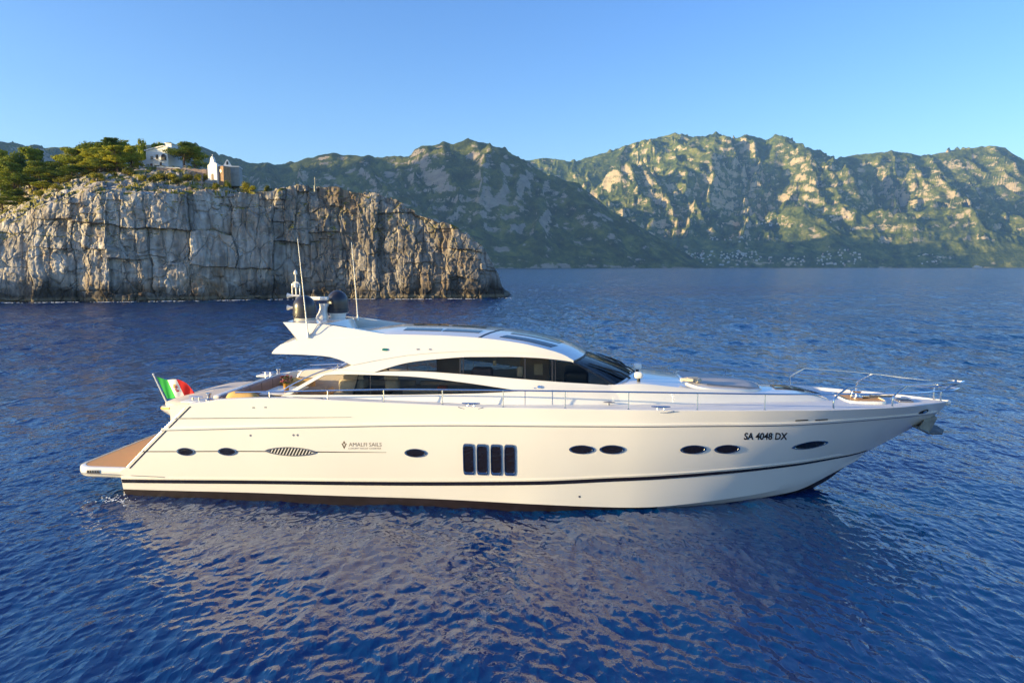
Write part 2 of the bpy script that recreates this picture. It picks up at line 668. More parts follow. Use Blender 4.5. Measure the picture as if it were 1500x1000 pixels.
def rock_mat():
    m = bpy.data.materials.new('headland_rock')
    m.use_nodes = True
    t = m.node_tree
    L = t.links.new
    p = t.nodes['Principled BSDF']
    p.inputs['Roughness'].default_value = 0.92
    p.inputs['Specular IOR Level'].default_value = 0.15
    tc = t.nodes.new('ShaderNodeTexCoord')
    geo = t.nodes.new('ShaderNodeNewGeometry')
    sep = t.nodes.new('ShaderNodeSeparateXYZ')
    L(geo.outputs['Position'], sep.inputs[0])
    sepn = t.nodes.new('ShaderNodeSeparateXYZ')
    L(geo.outputs['True Normal'], sepn.inputs[0])

    def noise(scale, det, mapscale=(1, 1, 1), rough=0.6):
        mp = t.nodes.new('ShaderNodeMapping')
        mp.inputs['Scale'].default_value = mapscale
        n = t.nodes.new('ShaderNodeTexNoise')
        n.inputs['Scale'].default_value = scale
        n.inputs['Detail'].default_value = det
        n.inputs['Roughness'].default_value = rough
        L(tc.outputs['Object'], mp.inputs[0])
        L(mp.outputs[0], n.inputs['Vector'])
        return n.outputs['Fac']

    def ramp(fac, stops):
        r = t.nodes.new('ShaderNodeValToRGB')
        while len(r.color_ramp.elements) < len(stops):
            r.color_ramp.elements.new(0.5)
        for e, (pos, c) in zip(r.color_ramp.elements, stops):
            e.position = pos
            e.color = (*c, 1) if len(c) == 3 else c
        L(fac, r.inputs[0])
        return r.outputs[0]

    def mixc(fac, a, b, mode='MIX'):
        x = t.nodes.new('ShaderNodeMixRGB')
        x.blend_type = mode
        if isinstance(fac, (int, float)):
            x.inputs[0].default_value = fac
        else:
            L(fac, x.inputs[0])
        for k, s in ((1, a), (2, b)):
            if isinstance(s, tuple):
                x.inputs[k].default_value = (*s, 1)
            else:
                L(s, x.inputs[k])
        return x.outputs[0]

    def math_(op, a, b=None, clamp=False):
        x = t.nodes.new('ShaderNodeMath')
        x.operation = op
        x.use_clamp = clamp
        for k, s in enumerate((a, b)):
            if s is None:
                continue
            if isinstance(s, (int, float)):
                x.inputs[k].default_value = s
            else:
                L(s, x.inputs[k])
        return x.outputs[0]
    base = ramp(noise(0.22, 8), [(0.3, (0.34, 0.30, 0.255)), (0.5, (0.53, 0.48, 0.42)), (0.7, (0.66, 0.615, 0.55))])
    # pale scars and rusty patches where blocks fell away
    base = mixc(ramp(noise(0.09, 4), [(0.52, (0, 0, 0)), (0.66, (1, 1, 1))]), base, (0.46, 0.33, 0.22))
    base = mixc(ramp(noise(0.5, 5, (1, 1, 0.5)), [(0.58, (0, 0, 0)), (0.68, (0.8, 0.8, 0.8))]), base, (0.68, 0.63, 0.56))
    # the seaward half stands unlit: that shade is put in as darker brown
    shade_dark = math_('MULTIPLY', math_('ADD', sep.outputs['X'], 62.0), 0.045, True)
    shade_dark = math_('MULTIPLY', shade_dark, ramp(noise(0.12, 5), [(0.30, (0.35, 0.35, 0.35)), (0.6, (1, 1, 1))]))
    base = mixc(math_('MULTIPLY', shade_dark, 0.75), base, (0.20, 0.17, 0.14))
    # rain streaks running down the face
    streak = ramp(noise(0.8, 6, (1, 1, 0.10)), [(0.42, (0.45, 0.43, 0.42)), (0.6, (1, 1, 1))])
    base = mixc(0.75, base, streak, 'MULTIPLY')
    # black lichen band above the tide line, pale salt strip at the water
    zz = math_('ADD', sep.outputs['Z'], math_('MULTIPLY', math_('SUBTRACT', noise(0.13, 5), 0.5), 10.0))
    band = math_('SUBTRACT', 1.0, math_('DIVIDE', math_('SUBTRACT', zz, 1.2), 3.2), True)
    base = mixc(math_('MULTIPLY', band, 0.85), base, (0.035, 0.028, 0.024))
    tide = math_('SUBTRACT', 1.0, math_('DIVIDE', math_('ABSOLUTE', math_('SUBTRACT', sep.outputs['Z'], 0.6)), 0.5), True)
    base = mixc(math_('MULTIPLY', tide, 0.7), base, (0.30, 0.25, 0.17))
    # grass and scrub on ledges and the top
    up = math_('MULTIPLY', math_('SUBTRACT', sepn.outputs['Z'], 0.42), 5.0, True)
    hi = math_('MULTIPLY', math_('SUBTRACT', sep.outputs['Z'], 9.0), 0.25, True)
    gn = ramp(noise(0.35, 5), [(0.44, (0, 0, 0)), (0.54, (1, 1, 1))])
    gmask = math_('MULTIPLY', math_('MULTIPLY', up, hi), gn)
    gcol = ramp(noise(0.9, 4), [(0.35, (0.07, 0.08, 0.015)), (0.55, (0.22, 0.19, 0.025)), (0.7, (0.42, 0.33, 0.04))])
    base = mixc(gmask, base, gcol)
    L(base, p.inputs['Base Color'])
    b1 = t.nodes.new('ShaderNodeBump')
    b1.inputs['Strength'].default_value = 0.9
    b1.inputs['Distance'].default_value = 0.5
    L(noise(0.9, 8, (1, 1, 0.7), 0.65), b1.inputs['Height'])
    v = t.nodes.new('ShaderNodeTexVoronoi')
    v.feature = 'DISTANCE_TO_EDGE'
    v.inputs['Scale'].default_value = 0.35
    mp = t.nodes.new('ShaderNodeMapping')
    mp.inputs['Scale'].default_value = (1, 1, 0.55)
    nn = t.nodes.new('ShaderNodeTexNoise')
    nn.inputs['Scale'].default_value = 0.5
    nn.inputs['Detail'].default_value = 4
    L(tc.outputs['Object'], nn.inputs['Vector'])
    wv = t.nodes.new('ShaderNodeMixRGB')
    wv.blend_type = 'ADD'
    wv.inputs[0].default_value = 2.0
    L(tc.outputs['Object'], wv.inputs[1])
    L(nn.outputs['Color'], wv.inputs[2])
    L(wv.outputs[0], mp.inputs[0])
    L(mp.outputs[0], v.inputs['Vector'])
    crack = ramp(v.outputs['Distance'], [(0.0, (0, 0, 0)), (0.07, (1, 1, 1))])
    b2 = t.nodes.new('ShaderNodeBump')
    b2.inputs['Strength'].default_value = 0.7
    b2.inputs['Distance'].default_value = 0.6
    L(crack, b2.inputs['Height'])
    L(b1.outputs[0], b2.inputs['Normal'])
    L(b2.outputs[0], p.inputs['Normal'])
    return m


HEAD = {}


def build_headland():
    S = 860
    T1, T2 = 150, 110
    pxs = np.concatenate([np.linspace(-230, 700, S - 110), np.linspace(701, 741, 50)])
    # foot of the cliff
    foot = np.array([ground(p, WL(p)) for p in pxs])
    # round the nose: carry on behind
    nose = foot[-1]
    n2 = S - len(pxs)
    a = np.linspace(0, 1, n2 + 1)[1:]
    tail = np.stack([nose[0] + 1.2 * np.sin(a * np.pi * 0.9) * 3 - 26 * a ** 2, nose[1] + 75 * a, 0 * a], 1)
    foot = np.concatenate([foot, tail])
    pxa = np.concatenate([pxs, np.full(n2, 740.0)])
    rimback = np.interp(pxa, [-230, 0, 100, 400, 600, 700, 740], [5, 4.5, 3, 2.5, 4, 3, 0.6])
    rim = np.zeros_like(foot)
    for i, p in enumerate(pxa):
        if i < len(pxs):
            rim[i] = at(p, RIM(p), foot[i, 1] + rimback[i])
        else:
            k = (i - len(pxs)) / n2
            rim[i] = foot[i] + np.array([-0.6 - 14 * k, 1.0, 0.4 + 7 * k])
    t1 = np.linspace(-0.06, 1, T1)
    sl_ = np.arange(len(foot))
    P = np.zeros((T1 + T2, len(foot), 3))
    for j, t in enumerate(t1):
        tt = max(t, 0)
        # steep lower face that eases back near the rim
        e = tt + 0.10 * math.sin(tt * math.pi) * 0
        h = tt ** 1.0
        back = tt ** 1.7
        P[j, :, :2] = foot[:, :2] * (1 - back) + rim[:, :2] * back
        P[j, :, 2] = rim[:, 2] * h if t >= 0 else t * 25
    # top: from the rim to the crest and down the far side
    d2 = np.linspace(0, 1, T2 + 1)[1:] ** 1.15
    cz = np.zeros(len(foot))
    cy = rim[:, 1] + 28
    for i, p in enumerate(pxa):
        if i < len(pxs):
            cz[i] = at(p, min(CREST(p), 438), cy[i])[2]
        else:
            cz[i] = rim[i, 2]
    for j, d in enumerate(d2):
        dist = d * 85
        y = rim[:, 1] + dist
        k = np.clip(dist / 28, 0, 1)
        k = k * k * (3 - 2 * k) * 0.5 + 0.5 * k
        z = rim[:, 2] * (1 - k) + cz * k
        fall = np.clip((dist - 32) / 53, 0, 1)
        z = z * (1 - fall ** 1.5) - 2 * fall
        ratio = y / rim[:, 1]
        P[T1 + j, :, 0] = rim[:, 0] * np.where(sl_ < len(pxs), ratio, 1.0)
        P[T1 + j, :, 1] = y
        P[T1 + j, :, 2] = z
    q = P.reshape(-1, 3)
    dj = np.repeat(np.arange(T1 + T2), len(foot))
    isface = np.clip((T1 + 4 - dj) / 8.0, 0, 1)
    hfac = np.clip(q[:, 2] / 6, 0.15, 1)
    # buttresses, joints and fallen blocks
    xx0 = np.tile(pxa, T1 + T2)
    warp = np.stack([fbm(q * 0.10, 3, 5), fbm(q * 0.10, 3, 15), fbm(q * 0.10, 3, 25)], 1)
    qb = (q + warp * 3.0)
    f1, f2, idb = worley(qb * np.array([0.075, 0.075, 0.030]), 3)
    g1, g2, idm = worley(qb * np.array([0.20, 0.20, 0.10]), 13)
    h1, h2, ids = worley(qb * np.array([0.6, 0.6, 0.36]), 23)
    but = fbm(np.stack([q[:, 0] * 0.035, q[:, 1] * 0.035, q[:, 2] * 0.012], 1), 3, 41)
    along = np.concatenate([[0], np.cumsum(np.hypot(np.diff(foot[:, 0]), np.diff(foot[:, 1])))])
    sa = np.tile(along, T1 + T2)

    def blocks(wd, ht, k, seed):
        """jointed rock: random set-back of every block and how near its joints are"""
        u_ = (sa + warp[:, 0] * k + 0.18 * q[:, 2] * (noise3(np.stack([sa * 0.03, 0 * sa, 0 * sa], 1), seed + 7))) / wd
        ci = np.floor(u_)
        # uneven widths: drop every third joint or so
        keep = rnd3(ci, ci * 0, ci * 0, seed) > 0.35
        ci = np.where(keep, ci, ci - 1)
        v_ = (q[:, 2] + warp[:, 1] * k * 0.9 + 0.05 * sa) / ht + rnd3(ci, ci * 0, ci * 0 + 3, seed) * 5
        vi = np.floor(v_)
        kv = rnd3(ci, vi, vi * 0, seed + 1) > 0.4
        vi = np.where(kv, vi, vi - 1)
        r_ = rnd3(ci, vi, vi * 0, seed + 2)
        tilt = (rnd3(ci, vi, vi * 0 + 1, seed + 3) - 0.5) * (u_ - ci - 0.5)
        fu = np.abs(u_ - np.round(u_)) * wd
        fv = np.abs(v_ - np.round(v_)) * ht
        jt = np.maximum(np.clip(1 - fu / 0.22, 0, 1) * np.where(rnd3(np.round(u_), vi, vi * 0, seed + 5) > 0.25, 1, 0), 0.45 * np.clip(1 - fv / 0.18, 0, 1) * np.where(rnd3(ci, np.round(v_), vi * 0, seed + 6) > 0.6, 1, 0))
        return r_, tilt, jt
    b1, t1_, j1 = blocks(7.5, 6.5, 2.2, 101)
    b2, t2_, j2 = blocks(2.6, 2.3, 1.0, 201)
    rough = np.clip(0.5 + 1.6 * fbm(np.stack([sa * 0.03, q[:, 2] * 0.05, 0 * sa], 1), 2, 301) + np.clip((xx0 - 560) / 150, 0, 1) * 0.5, 0.12, 1.2)
    disp = 2.2 * but + (2.0 * (b1 - 0.5) + 1.3 * t1_) * (1 - 0.55 * np.clip((xx0 - 470) / 130, 0, 1)) + rough * (0.75 * (b2 - 0.5) + 0.5 * t2_ + 0.8 * (idm - 0.5) + 0.4 * (ids - 0.5))
    disp -= 0.42 * j1 * (1 - 0.7 * np.clip((xx0 - 470) / 130, 0, 1)) + 0.30 * j2 * rough + 0.30 * np.clip(1 - (f2 - f1) / 0.04, 0, 1)
    disp += (0.25 + 0.45 * rough) * fbm(q * 0.45, 4, 51) + 0.22 * fbm(q * 1.4, 3, 61)
    # undercut near the water, a few sea caves
    cave = np.clip(fbm(np.stack([q[:, 0] * 0.06, q[:, 1] * 0.06, q[:, 2] * 0.02], 1), 2, 71) * 4 - 0.6, 0, 1) * np.clip(1 - (q[:, 2] - 2) / 6, 0, 1)
    disp -= 3.2 * cave
    nx = np.repeat(np.gradient(foot[:, 1])[None, :], T1 + T2, 0).ravel()
    ny = np.repeat(-np.gradient(foot[:, 0])[None, :], T1 + T2, 0).ravel()
    nl = np.hypot(nx, ny) + 1e-9
    nx, ny = nx / nl, ny / nl
    xx = np.tile(pxa, T1 + T2)
    tip = np.clip((742 - xx) / 60, 0.25, 1)
    amp = isface * disp * tip
    q[:, 0] += nx * amp
    q[:, 1] += ny * amp
    # rough top
    topf = 1 - isface
    keepdown = np.clip((q[:, 2] - 0) / 3, 0, 1)
    q[:, 2] += topf * keepdown * (1.3 * (idm - 0.45) + 0.7 * (ids - 0.5) + 0.7 * fbm(q * 0.16, 4, 81) + 0.35 * fbm(q * 0.8, 3, 91)) * np.clip((dj - T1) / 6, 0, 1)
    rimz = np.exp(-((dj - T1) / 6.0) ** 2)
    q[:, 2] += rimz * keepdown * (0.9 * (idm - 0.5) + 0.5 * (ids - 0.5)) * tip
    P = q.reshape(T1 + T2, len(foot), 3)
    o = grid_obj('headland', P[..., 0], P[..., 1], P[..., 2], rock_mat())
    o.data.set_sharp_from_angle(angle=R(38))
    tag(o, 'grey limestone headland with a sheer cracked cliff above the sea', kind='structure')
    HEAD['P'] = P[T1 - 2:].reshape(-1, 3)
    return o


def land(x, y):
    P = HEAD['P']
    d = (P[:, 0] - x) ** 2 + (P[:, 1] - y) ** 2
    i = np.argsort(d)[:6]
    return float(np.median(P[i, 2]))


# ================================================================ MOUNTAINS
def mountain_mat(name, rockc, greens, rockbias, scale=1.0):
    m = bpy.data.materials.new(name)
    m.use_nodes = True
    t = m.node_tree
    L = t.links.new
    p = t.nodes['Principled BSDF']
    p.inputs['Roughness'].default_value = 0.95
    p.inputs['Specular IOR Level'].default_value = 0.05
    tc = t.nodes.new('ShaderNodeTexCoord')
    geo = t.nodes.new('ShaderNodeNewGeometry')
    sn = t.nodes.new('ShaderNodeSeparateXYZ')
    L(geo.outputs['Normal'], sn.inputs[0])

    def noise(sc, det, ms=(1, 1, 1), rough=0.6):
        mp = t.nodes.new('ShaderNodeMapping')
        mp.inputs['Scale'].default_value = ms
        n = t.nodes.new('ShaderNodeTexNoise')
        n.inputs['Scale'].default_value = sc * scale
        n.inputs['Detail'].default_value = det
        n.inputs['Roughness'].default_value = rough
        L(tc.outputs['Object'], mp.inputs[0])
        L(mp.outputs[0], n.inputs['Vector'])
        return n.outputs['Fac']

    def ramp(fac, stops):
        r = t.nodes.new('ShaderNodeValToRGB')
        while len(r.color_ramp.elements) < len(stops):
            r.color_ramp.elements.new(0.5)
        for e, (pos, c) in zip(r.color_ramp.elements, stops):
            e.position = pos
            e.color = (*c, 1)
        L(fac, r.inputs[0])
        return r.outputs[0]

    def mixc(fac, a, b):
        x = t.nodes.new('ShaderNodeMixRGB')
        L(fac, x.inputs[0])
        for k, s in ((1, a), (2, b)):
            if isinstance(s, tuple):
                x.inputs[k].default_value = (*s, 1)
            else:
                L(s, x.inputs[k])
        return x.outputs[0]
    green = ramp(noise(0.012, 10, (1, 1, 1), 0.7), [(0.35, greens[0]), (0.5, greens[1]), (0.66, greens[2])])
    rock = ramp(noise(0.02, 9, (1, 1, 2.5), 0.65), [(0.3, tuple(c * 0.6 for c in rockc)), (0.65, rockc)])
    # bare rock where it is steep
    ma = t.nodes.new('ShaderNodeMath')
    ma.operation = 'MULTIPLY_ADD'
    L(noise(0.013, 9, (1, 1, 1.8), 0.7), ma.inputs[0])
    ma.inputs[1].default_value = 1.9
    ma.inputs[2].default_value = rockbias - 0.95
    ad = t.nodes.new('ShaderNodeMath')
    ad.operation = 'SUBTRACT'
    L(ma.outputs[0], ad.inputs[0])
    L(sn.outputs['Z'], ad.inputs[1])
    mk = t.nodes.new('ShaderNodeMath')
    mk.operation = 'MULTIPLY'
    mk.use_clamp = True
    L(ad.outputs[0], mk.inputs[0])
    mk.inputs[1].default_value = 9.0
    base = mixc(mk.outputs[0], green, rock)
    L(base, p.inputs['Base Color'])
    b = t.nodes.new('ShaderNodeBump')
    b.inputs['Strength'].default_value = 0.8
    b.inputs['Distance'].default_value = 14
    L(noise(0.03, 8, (1, 1, 1), 0.7), b.inputs['Height'])
    b2 = t.nodes.new('ShaderNodeBump')
    b2.inputs['Strength'].default_value = 0.9
    b2.inputs['Distance'].default_value = 30
    L(noise(0.010, 6, (1, 1, 1), 0.6), b2.inputs['Height'])
    L(b.outputs[0], b2.inputs['Normal'])
    L(b2.outputs[0], p.inputs['Normal'])
    return m


MT = {}


def build_range(name, sky_px, sky_py, Y0, Yc, Y1, px0, px1, nu, nv, seed, spur, m, label, amp=0.55, coast=None, low=0.35):
    sk = lin(sky_px, sky_py)
    pu = np.linspace(px0, px1, nu)
    u = (pu - 750) / F
    v = np.linspace(0, 1, nv)
    y0 = (coast(pu) if coast else np.full(nu, Y0))
    Yg = y0[None, :] + (Y1 - y0[None, :]) * (v[:, None] ** 1.25)
    Xg = u[None, :] * Yg
    q = np.stack([Xg.ravel(), Yg.ravel(), 0 * Xg.ravel()], 1)
    fade = np.clip((Yg - y0[None, :]) / (Yc - y0[None, :]), 0, None)
    # envelope: coastal slope, cliffs, crest, then down behind
    env = np.interp(fade, [0, 0.02, 0.2, 0.42, 0.55, 0.8, 1.0, 1.25, 2.2], [0, 0.05, low * 0.62, low, low + 0.16, 0.74, 1.0, 0.9, 0.3])
    wq = np.stack([fbm(q / (spur * 1.3), 3, seed + 1), fbm(q / (spur * 1.3), 3, seed + 2), 0 * q[:, 0]], 1) * spur * 0.55
    qq = q + wq
    r1 = ridged(qq / np.array([spur, spur * 2.2, 1.0]) * np.array([1, 1, 0]), 5, seed, 0.42)
    r2 = ridged(qq / (spur * 0.42), 5, seed + 200, 0.5)
    f_ = fbm(q / (spur * 0.9), 5, seed + 300)
    rel = (0.62 * r1 + 0.28 * r2 + 0.25 * f_).reshape(Xg.shape)
    rel = rel - np.median(rel)
    base_h = (CAM_H + (390.5 - sk(pu)) / F * Yc)
    H = env * (1 + amp * rel * np.interp(fade, [0, 0.15, 0.8, 1.0, 1.3], [0.5, 1.3, 0.75, 0.14, 0.5]))
    # horizontal rock bands: terraces
    st = 0.075
    ph = H / st + 0.6 * f_.reshape(H.shape)
    ter = (np.floor(ph) + np.clip((ph - np.floor(ph) - 0.55) / 0.45, 0, 1) ** 1.0) * st
    mixk = np.clip(fbm(q / (spur * 0.7), 3, seed + 400).reshape(H.shape) * 2.0 + 0.35, 0, 0.75)
    H = H * (1 - mixk) + (ter - 0.6 * f_.reshape(H.shape) * st) * mixk
    Z = H * base_h[None, :]
    # bring the skyline to the height the ridge really has
    ang = (Z - CAM_H) / Yg
    mx = ang.max(0)
    want = (390.5 - sk(pu)) / F
    ratio = want / np.maximum(mx, 1e-4)
    k = np.exp(-np.linspace(-2, 2, 41) ** 2)
    k /= k.sum()
    ratio = np.convolve(np.pad(ratio, 20, mode='edge'), k, mode='valid')
    ratio = np.clip(ratio, 0.3, 3)
    Z = Z * ratio[None, :]
    Z += 7 * fbm(q / (spur * 0.14), 4, seed + 500).reshape(Z.shape) * np.clip(fade / 0.2, 0, 1)
    Z[0] = -3
    o = grid_obj(name, Xg, Yg, Z, m)
    tag(o, label, kind='structure')
    MT[name] = (Xg, Yg, Z, pu)
    return o


sea = build_sea()
headland = build_headland()
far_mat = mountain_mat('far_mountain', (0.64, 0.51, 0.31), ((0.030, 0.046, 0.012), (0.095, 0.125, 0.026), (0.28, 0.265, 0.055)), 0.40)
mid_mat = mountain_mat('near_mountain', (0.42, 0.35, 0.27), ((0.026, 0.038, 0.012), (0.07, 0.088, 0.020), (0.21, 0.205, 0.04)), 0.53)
build_range('far_mountains',
            [300, 560, 700, 775, 800, 840, 870, 900, 930, 960, 985, 1010, 1022, 1040, 1058, 1070, 1085, 1100, 1112, 1125, 1145, 1160, 1190, 1215, 1240, 1262, 1280, 1310, 1335, 1350, 1372, 1390, 1415, 1440, 1455, 1465, 1480, 1500, 1560, 1700, 1900],
            [262, 255, 246, 239, 236, 241, 232, 223, 213, 207, 201, 206, 207, 200, 206, 208, 203, 207, 211, 204, 208, 215, 227, 236, 232, 230, 227, 228, 233, 231, 226, 222, 221, 219, 222, 229, 237, 246, 240, 225, 240],
            4650, 6500, 8600, 640, 1640, 1300, 400, 11, 760, far_mat, 'long range of green and ochre cliffed mountains behind the bay', amp=1.15, low=0.40)
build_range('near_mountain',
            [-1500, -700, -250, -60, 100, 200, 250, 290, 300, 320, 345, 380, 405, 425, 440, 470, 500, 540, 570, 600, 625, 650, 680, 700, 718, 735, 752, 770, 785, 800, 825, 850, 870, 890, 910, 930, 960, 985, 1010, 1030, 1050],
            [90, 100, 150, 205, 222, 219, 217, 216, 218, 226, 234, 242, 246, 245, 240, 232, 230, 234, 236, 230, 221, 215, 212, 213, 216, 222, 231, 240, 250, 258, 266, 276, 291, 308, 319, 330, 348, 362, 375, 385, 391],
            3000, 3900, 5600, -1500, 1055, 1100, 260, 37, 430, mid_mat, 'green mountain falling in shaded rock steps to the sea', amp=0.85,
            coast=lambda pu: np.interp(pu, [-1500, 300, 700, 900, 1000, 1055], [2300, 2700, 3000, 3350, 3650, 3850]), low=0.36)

build_range('unseen_shade_mountain',  # out of view, added to cast shade on the slopes
            [-2600, -2000, -1600, -1250, -1000, -800, -650, -520], [-60, -150, -120, -190, -110, -130, 60, 260],
            1500, 2350, 3600, -2600, -500, 260, 110, 91, 500, mid_mat, 'unseen high mountain added beyond the left edge to shade the slopes', amp=0.5, low=0.4)

# ================================================================ MOTOR YACHT
yacht = empty('motor_yacht', BO, -YAW)
tag(yacht, 'long white motor yacht with black window band lying broadside on the blue sea', 'yacht')

bs = pchip([-14.2, -13.6, -12.1, -9, -5, 0, 3, 6, 8, 10, 11.5, 12.5, 13.0, 13.25], [2.55, 2.62, 2.75, 2.92, 3.05, 3.10, 3.04, 2.74, 2.34, 1.70, 1.08, 0.55, 0.22, 0.0])


def hcurve(pts, bf, end0=False):
    xs, zs = [], []
    for k, (px, py) in enumerate(pts):
        b = 2.5
        if end0 and k == len(pts) - 1:
            b = 0.0
            x, z = U(px, py, 0)
        else:
            for _ in range(25):
                x, z = U(px, py, -b)
                b = float(max(bf(x), 0))
        xs.append(x)
        zs.append(z)
    return xs, zs


GUN_PX = [(178, 596), (290, 590.5), (300, 589.5), (322, 586), (420, 584), (560, 590), (640, 593.5), (710, 597), (770, 598), (900, 600.5), (1000, 601.5), (1130, 601.5), (1200, 601), (1300, 597.5), (1350, 593.5), (1391, 587.5)]
XT = U(1391, 587.5, 0)[0]
bs = pchip([-14.2, -13.6, -12.1, -9, -5, 0, 3, 6, 8, 10, 11.5, XT - 0.65, XT - 0.2, XT], [2.55, 2.62, 2.75, 2.92, 3.05, 3.10, 3.04, 2.74, 2.34, 1.70, 1.08, 0.50, 0.20, 0.0])
XR = U(1375, 603.5, 0)[0]
br = pchip([-14.2, -12.1, -9, -5, 0, 3, 6, 8, 10, 11.5, XR - 0.4, XR], [2.6, 2.78, 2.95, 3.08, 3.13, 3.05, 2.66, 2.18, 1.45, 0.78, 0.28, 0])
XP = U(1279, 657, 0)[0]
bp = pchip([-14.2, -12.1, -9, -5, 0, 3, 6, 8, 9.5, XP - 0.4, XP], [2.55, 2.70, 2.85, 2.96, 2.98, 2.80, 2.22, 1.48, 0.72, 0.22, 0])
XC = U(1262, 667, 0)[0]
bc = pchip([-14.2, -12.1, -9, -5, 0, 3, 5, 7, 9, XC - 0.4, XC], [2.50, 2.65, 2.80, 2.90, 2.90, 2.64, 2.22, 1.52, 0.66, 0.2, 0])
XK = U(1258, 672, 0)[0]
bk = pchip([-14.2, -12.1, 0, 3, 5, 7, 9, XK - 0.3, XK], [2.3, 2.4, 2.62, 2.35, 1.95, 1.30, 0.5, 0.12, 0])
zg = pchip(*hcurve(GUN_PX, bs, True))
zr = pchip(*hcurve([(178, 630), (240, 629), (420, 625), (700, 622), (1000, 623), (1200, 619.5), (1300, 612), (1375, 603.5)], br, True))
zp = pchip(*hcurve([(178, 704), (400, 706), (600, 708), (800, 706.5), (900, 702), (995, 697), (1100, 688), (1180, 678), (1240, 667.5), (1279, 657)], bp, True))
zc = pchip(*hcurve([(178, 716), (420, 723), (600, 729), (780, 738), (950, 742.5), (1041, 733.5), (1110, 723), (1179, 706), (1240, 677), (1262, 667)], bc, True))
_kx, _kz = hcurve([(965, 746), (1087, 733), (1160, 720), (1240, 682), (1258, 672)], bk, True)
zk = pchip([-14, -5] + list(_kx), [-0.45, -0.45] + list(_kz))
_sp = [U(px, py, 0) for px, py in ((1160, 728), (1210, 704), (1240, 682), (1258, 672), (1262, 667), (1279, 657), (1335, 627), (1375, 603.5), (1391, 587.5))]
_s0 = _sp[0]
stem = pchip([_s0[0] - 2.6, _s0[0] - 1.0] + [p[0] for p in _sp], [-1.0, -0.75] + [p[1] for p in _sp])
XSTEM0 = _s0[0] - 2.6
XA = U(178, 704, -2.70)[0]
_d0 = U(184, 690, -2.75)
_d1 = U(278, 592, -2.85)
ZPLAT = U(150, 684, -2.6)[1]


def diag(x):
    return ZPLAT + np.maximum(0, (x - _d0[0])) * (_d1[1] - ZPLAT) / (_d1[0] - _d0[0])


def section(x):
    """(z, half breadth) up one side of the hull at station x"""
    fs = [(-1.0, 0.0)]
    for zf, bf in ((zk, bk), (zc, bc), (zp, bp), (zr, br), (zg, bs)):
        fs.append((float(zf(x)), max(float(bf(x)), 0.0)))
    st = float(stem(x)) if x > XSTEM0 else -1.0
    out = []
    for z, b in fs:
        if z <= st + 1e-4:
            z, b = st, 0.0
        if out and z < out[-1][0]:
            z = out[-1][0]
        out.append((z, b))
    top = min(out[-1][0], float(diag(x)))
    return out, top


def hullb(x, z):
    s, _ = section(x)
    b = float(np.interp(z, [p[0] for p in s], [p[1] for p in s]))
    if s[3][0] < z < s[4][0]:
        t = (z - s[3][0]) / (s[4][0] - s[3][0])
        b += 0.03 * math.sin(math.pi * t) * min(1, b)
    return b


def HP(px, py):
    """point on the starboard hull side seen at px, py, in boat coordinates"""
    b = 2.9
    for _ in range(25):
        x, z = U(px, py, -b)
        b = hullb(x, z)
    return x, z


hull_x = np.unique(np.concatenate([np.linspace(XA, -9, 60), np.linspace(-9, 4, 70), np.linspace(4, 10, 60), np.linspace(10, XT, 70)]))


def build_hull():
    mb = MB()
    sub = [2, 3, 5, 10, 4]
    rows_by_side = {}
    def band_pt(x, k, t):
        sct, _ = section(x)
        z = sct[k][0] * (1 - t) + sct[k + 1][0] * t
        b = sct[k][1] * (1 - t) + sct[k + 1][1] * t
        if k == 3:
            b += 0.03 * math.sin(math.pi * t) * min(1, b)
        return z, b
    tags = [(k, i / sub[k]) for k in range(5) for i in range(sub[k])] + [(4, 1.0)]
    starts = []
    for k, t in tags:           # every strake starts on the raked quarter line
        xa_ = XA
        for x in np.linspace(XA, -9, 400):
            if band_pt(x, k, t)[0] <= float(diag(x)):
                xa_ = x
                break
        starts.append(xa_)
    for side in (-1, 1):
        rows = []
        for (k, t), xa_ in zip(tags, starts):
            row = []
            for x in hull_x:
                X = xa_ + (x - XA) * (-9 - xa_) / (-9 - XA) if x < -9 else x
                z, b = band_pt(X, k, t)
                row.append((X, side * b, z))
            rows.append(row)
        # material by band
        for r in range(len(rows) - 1):
            if r < 2:
                mb.loft(rows[r:r + 2], 1, flip=side > 0)
            elif r < 5:
                for k in range(len(hull_x) - 1):
                    mb.add([rows[r][k], rows[r][k + 1], rows[r + 1][k + 1], rows[r + 1][k]], [(0, 1, 2, 3)], 1 if hull_x[k] < X960 else 0)
            else:
                mb.loft(rows[r:r + 2], 0, flip=side > 0)
        rows_by_side[side] = rows
    # stern wall
    a = [rw[0] for rw in rows_by_side[-1]][:11]
    b = [rw[0] for rw in rows_by_side[1]][:11]
    mb.loft([a, b], 0)
    # raked transom between the quarters
    ra = [rw[0] for rw in rows_by_side[-1]][10:]
    rb = [rw[0] for rw in rows_by_side[1]][10:]
    ra2 = [(p[0], p[1] + 0.22, p[2]) for p in ra]
    rb2 = [(p[0], p[1] - 0.22, p[2]) for p in rb]
    ra3 = [(p[0], p[1], max(ZPLAT - 0.05, p[2] - 0.5)) for p in ra2]
    rb3 = [(p[0], p[1], max(ZPLAT - 0.05, p[2] - 0.5)) for p in rb2]
    mb.loft([ra, ra2, ra3, rb3, rb2, rb], 0)
    o = mb.build('hull', [WHITE, ANTIF], yacht, angle=14)
    return o


X960 = float(U(958, 742, -2.6)[0])
hull = build_hull()


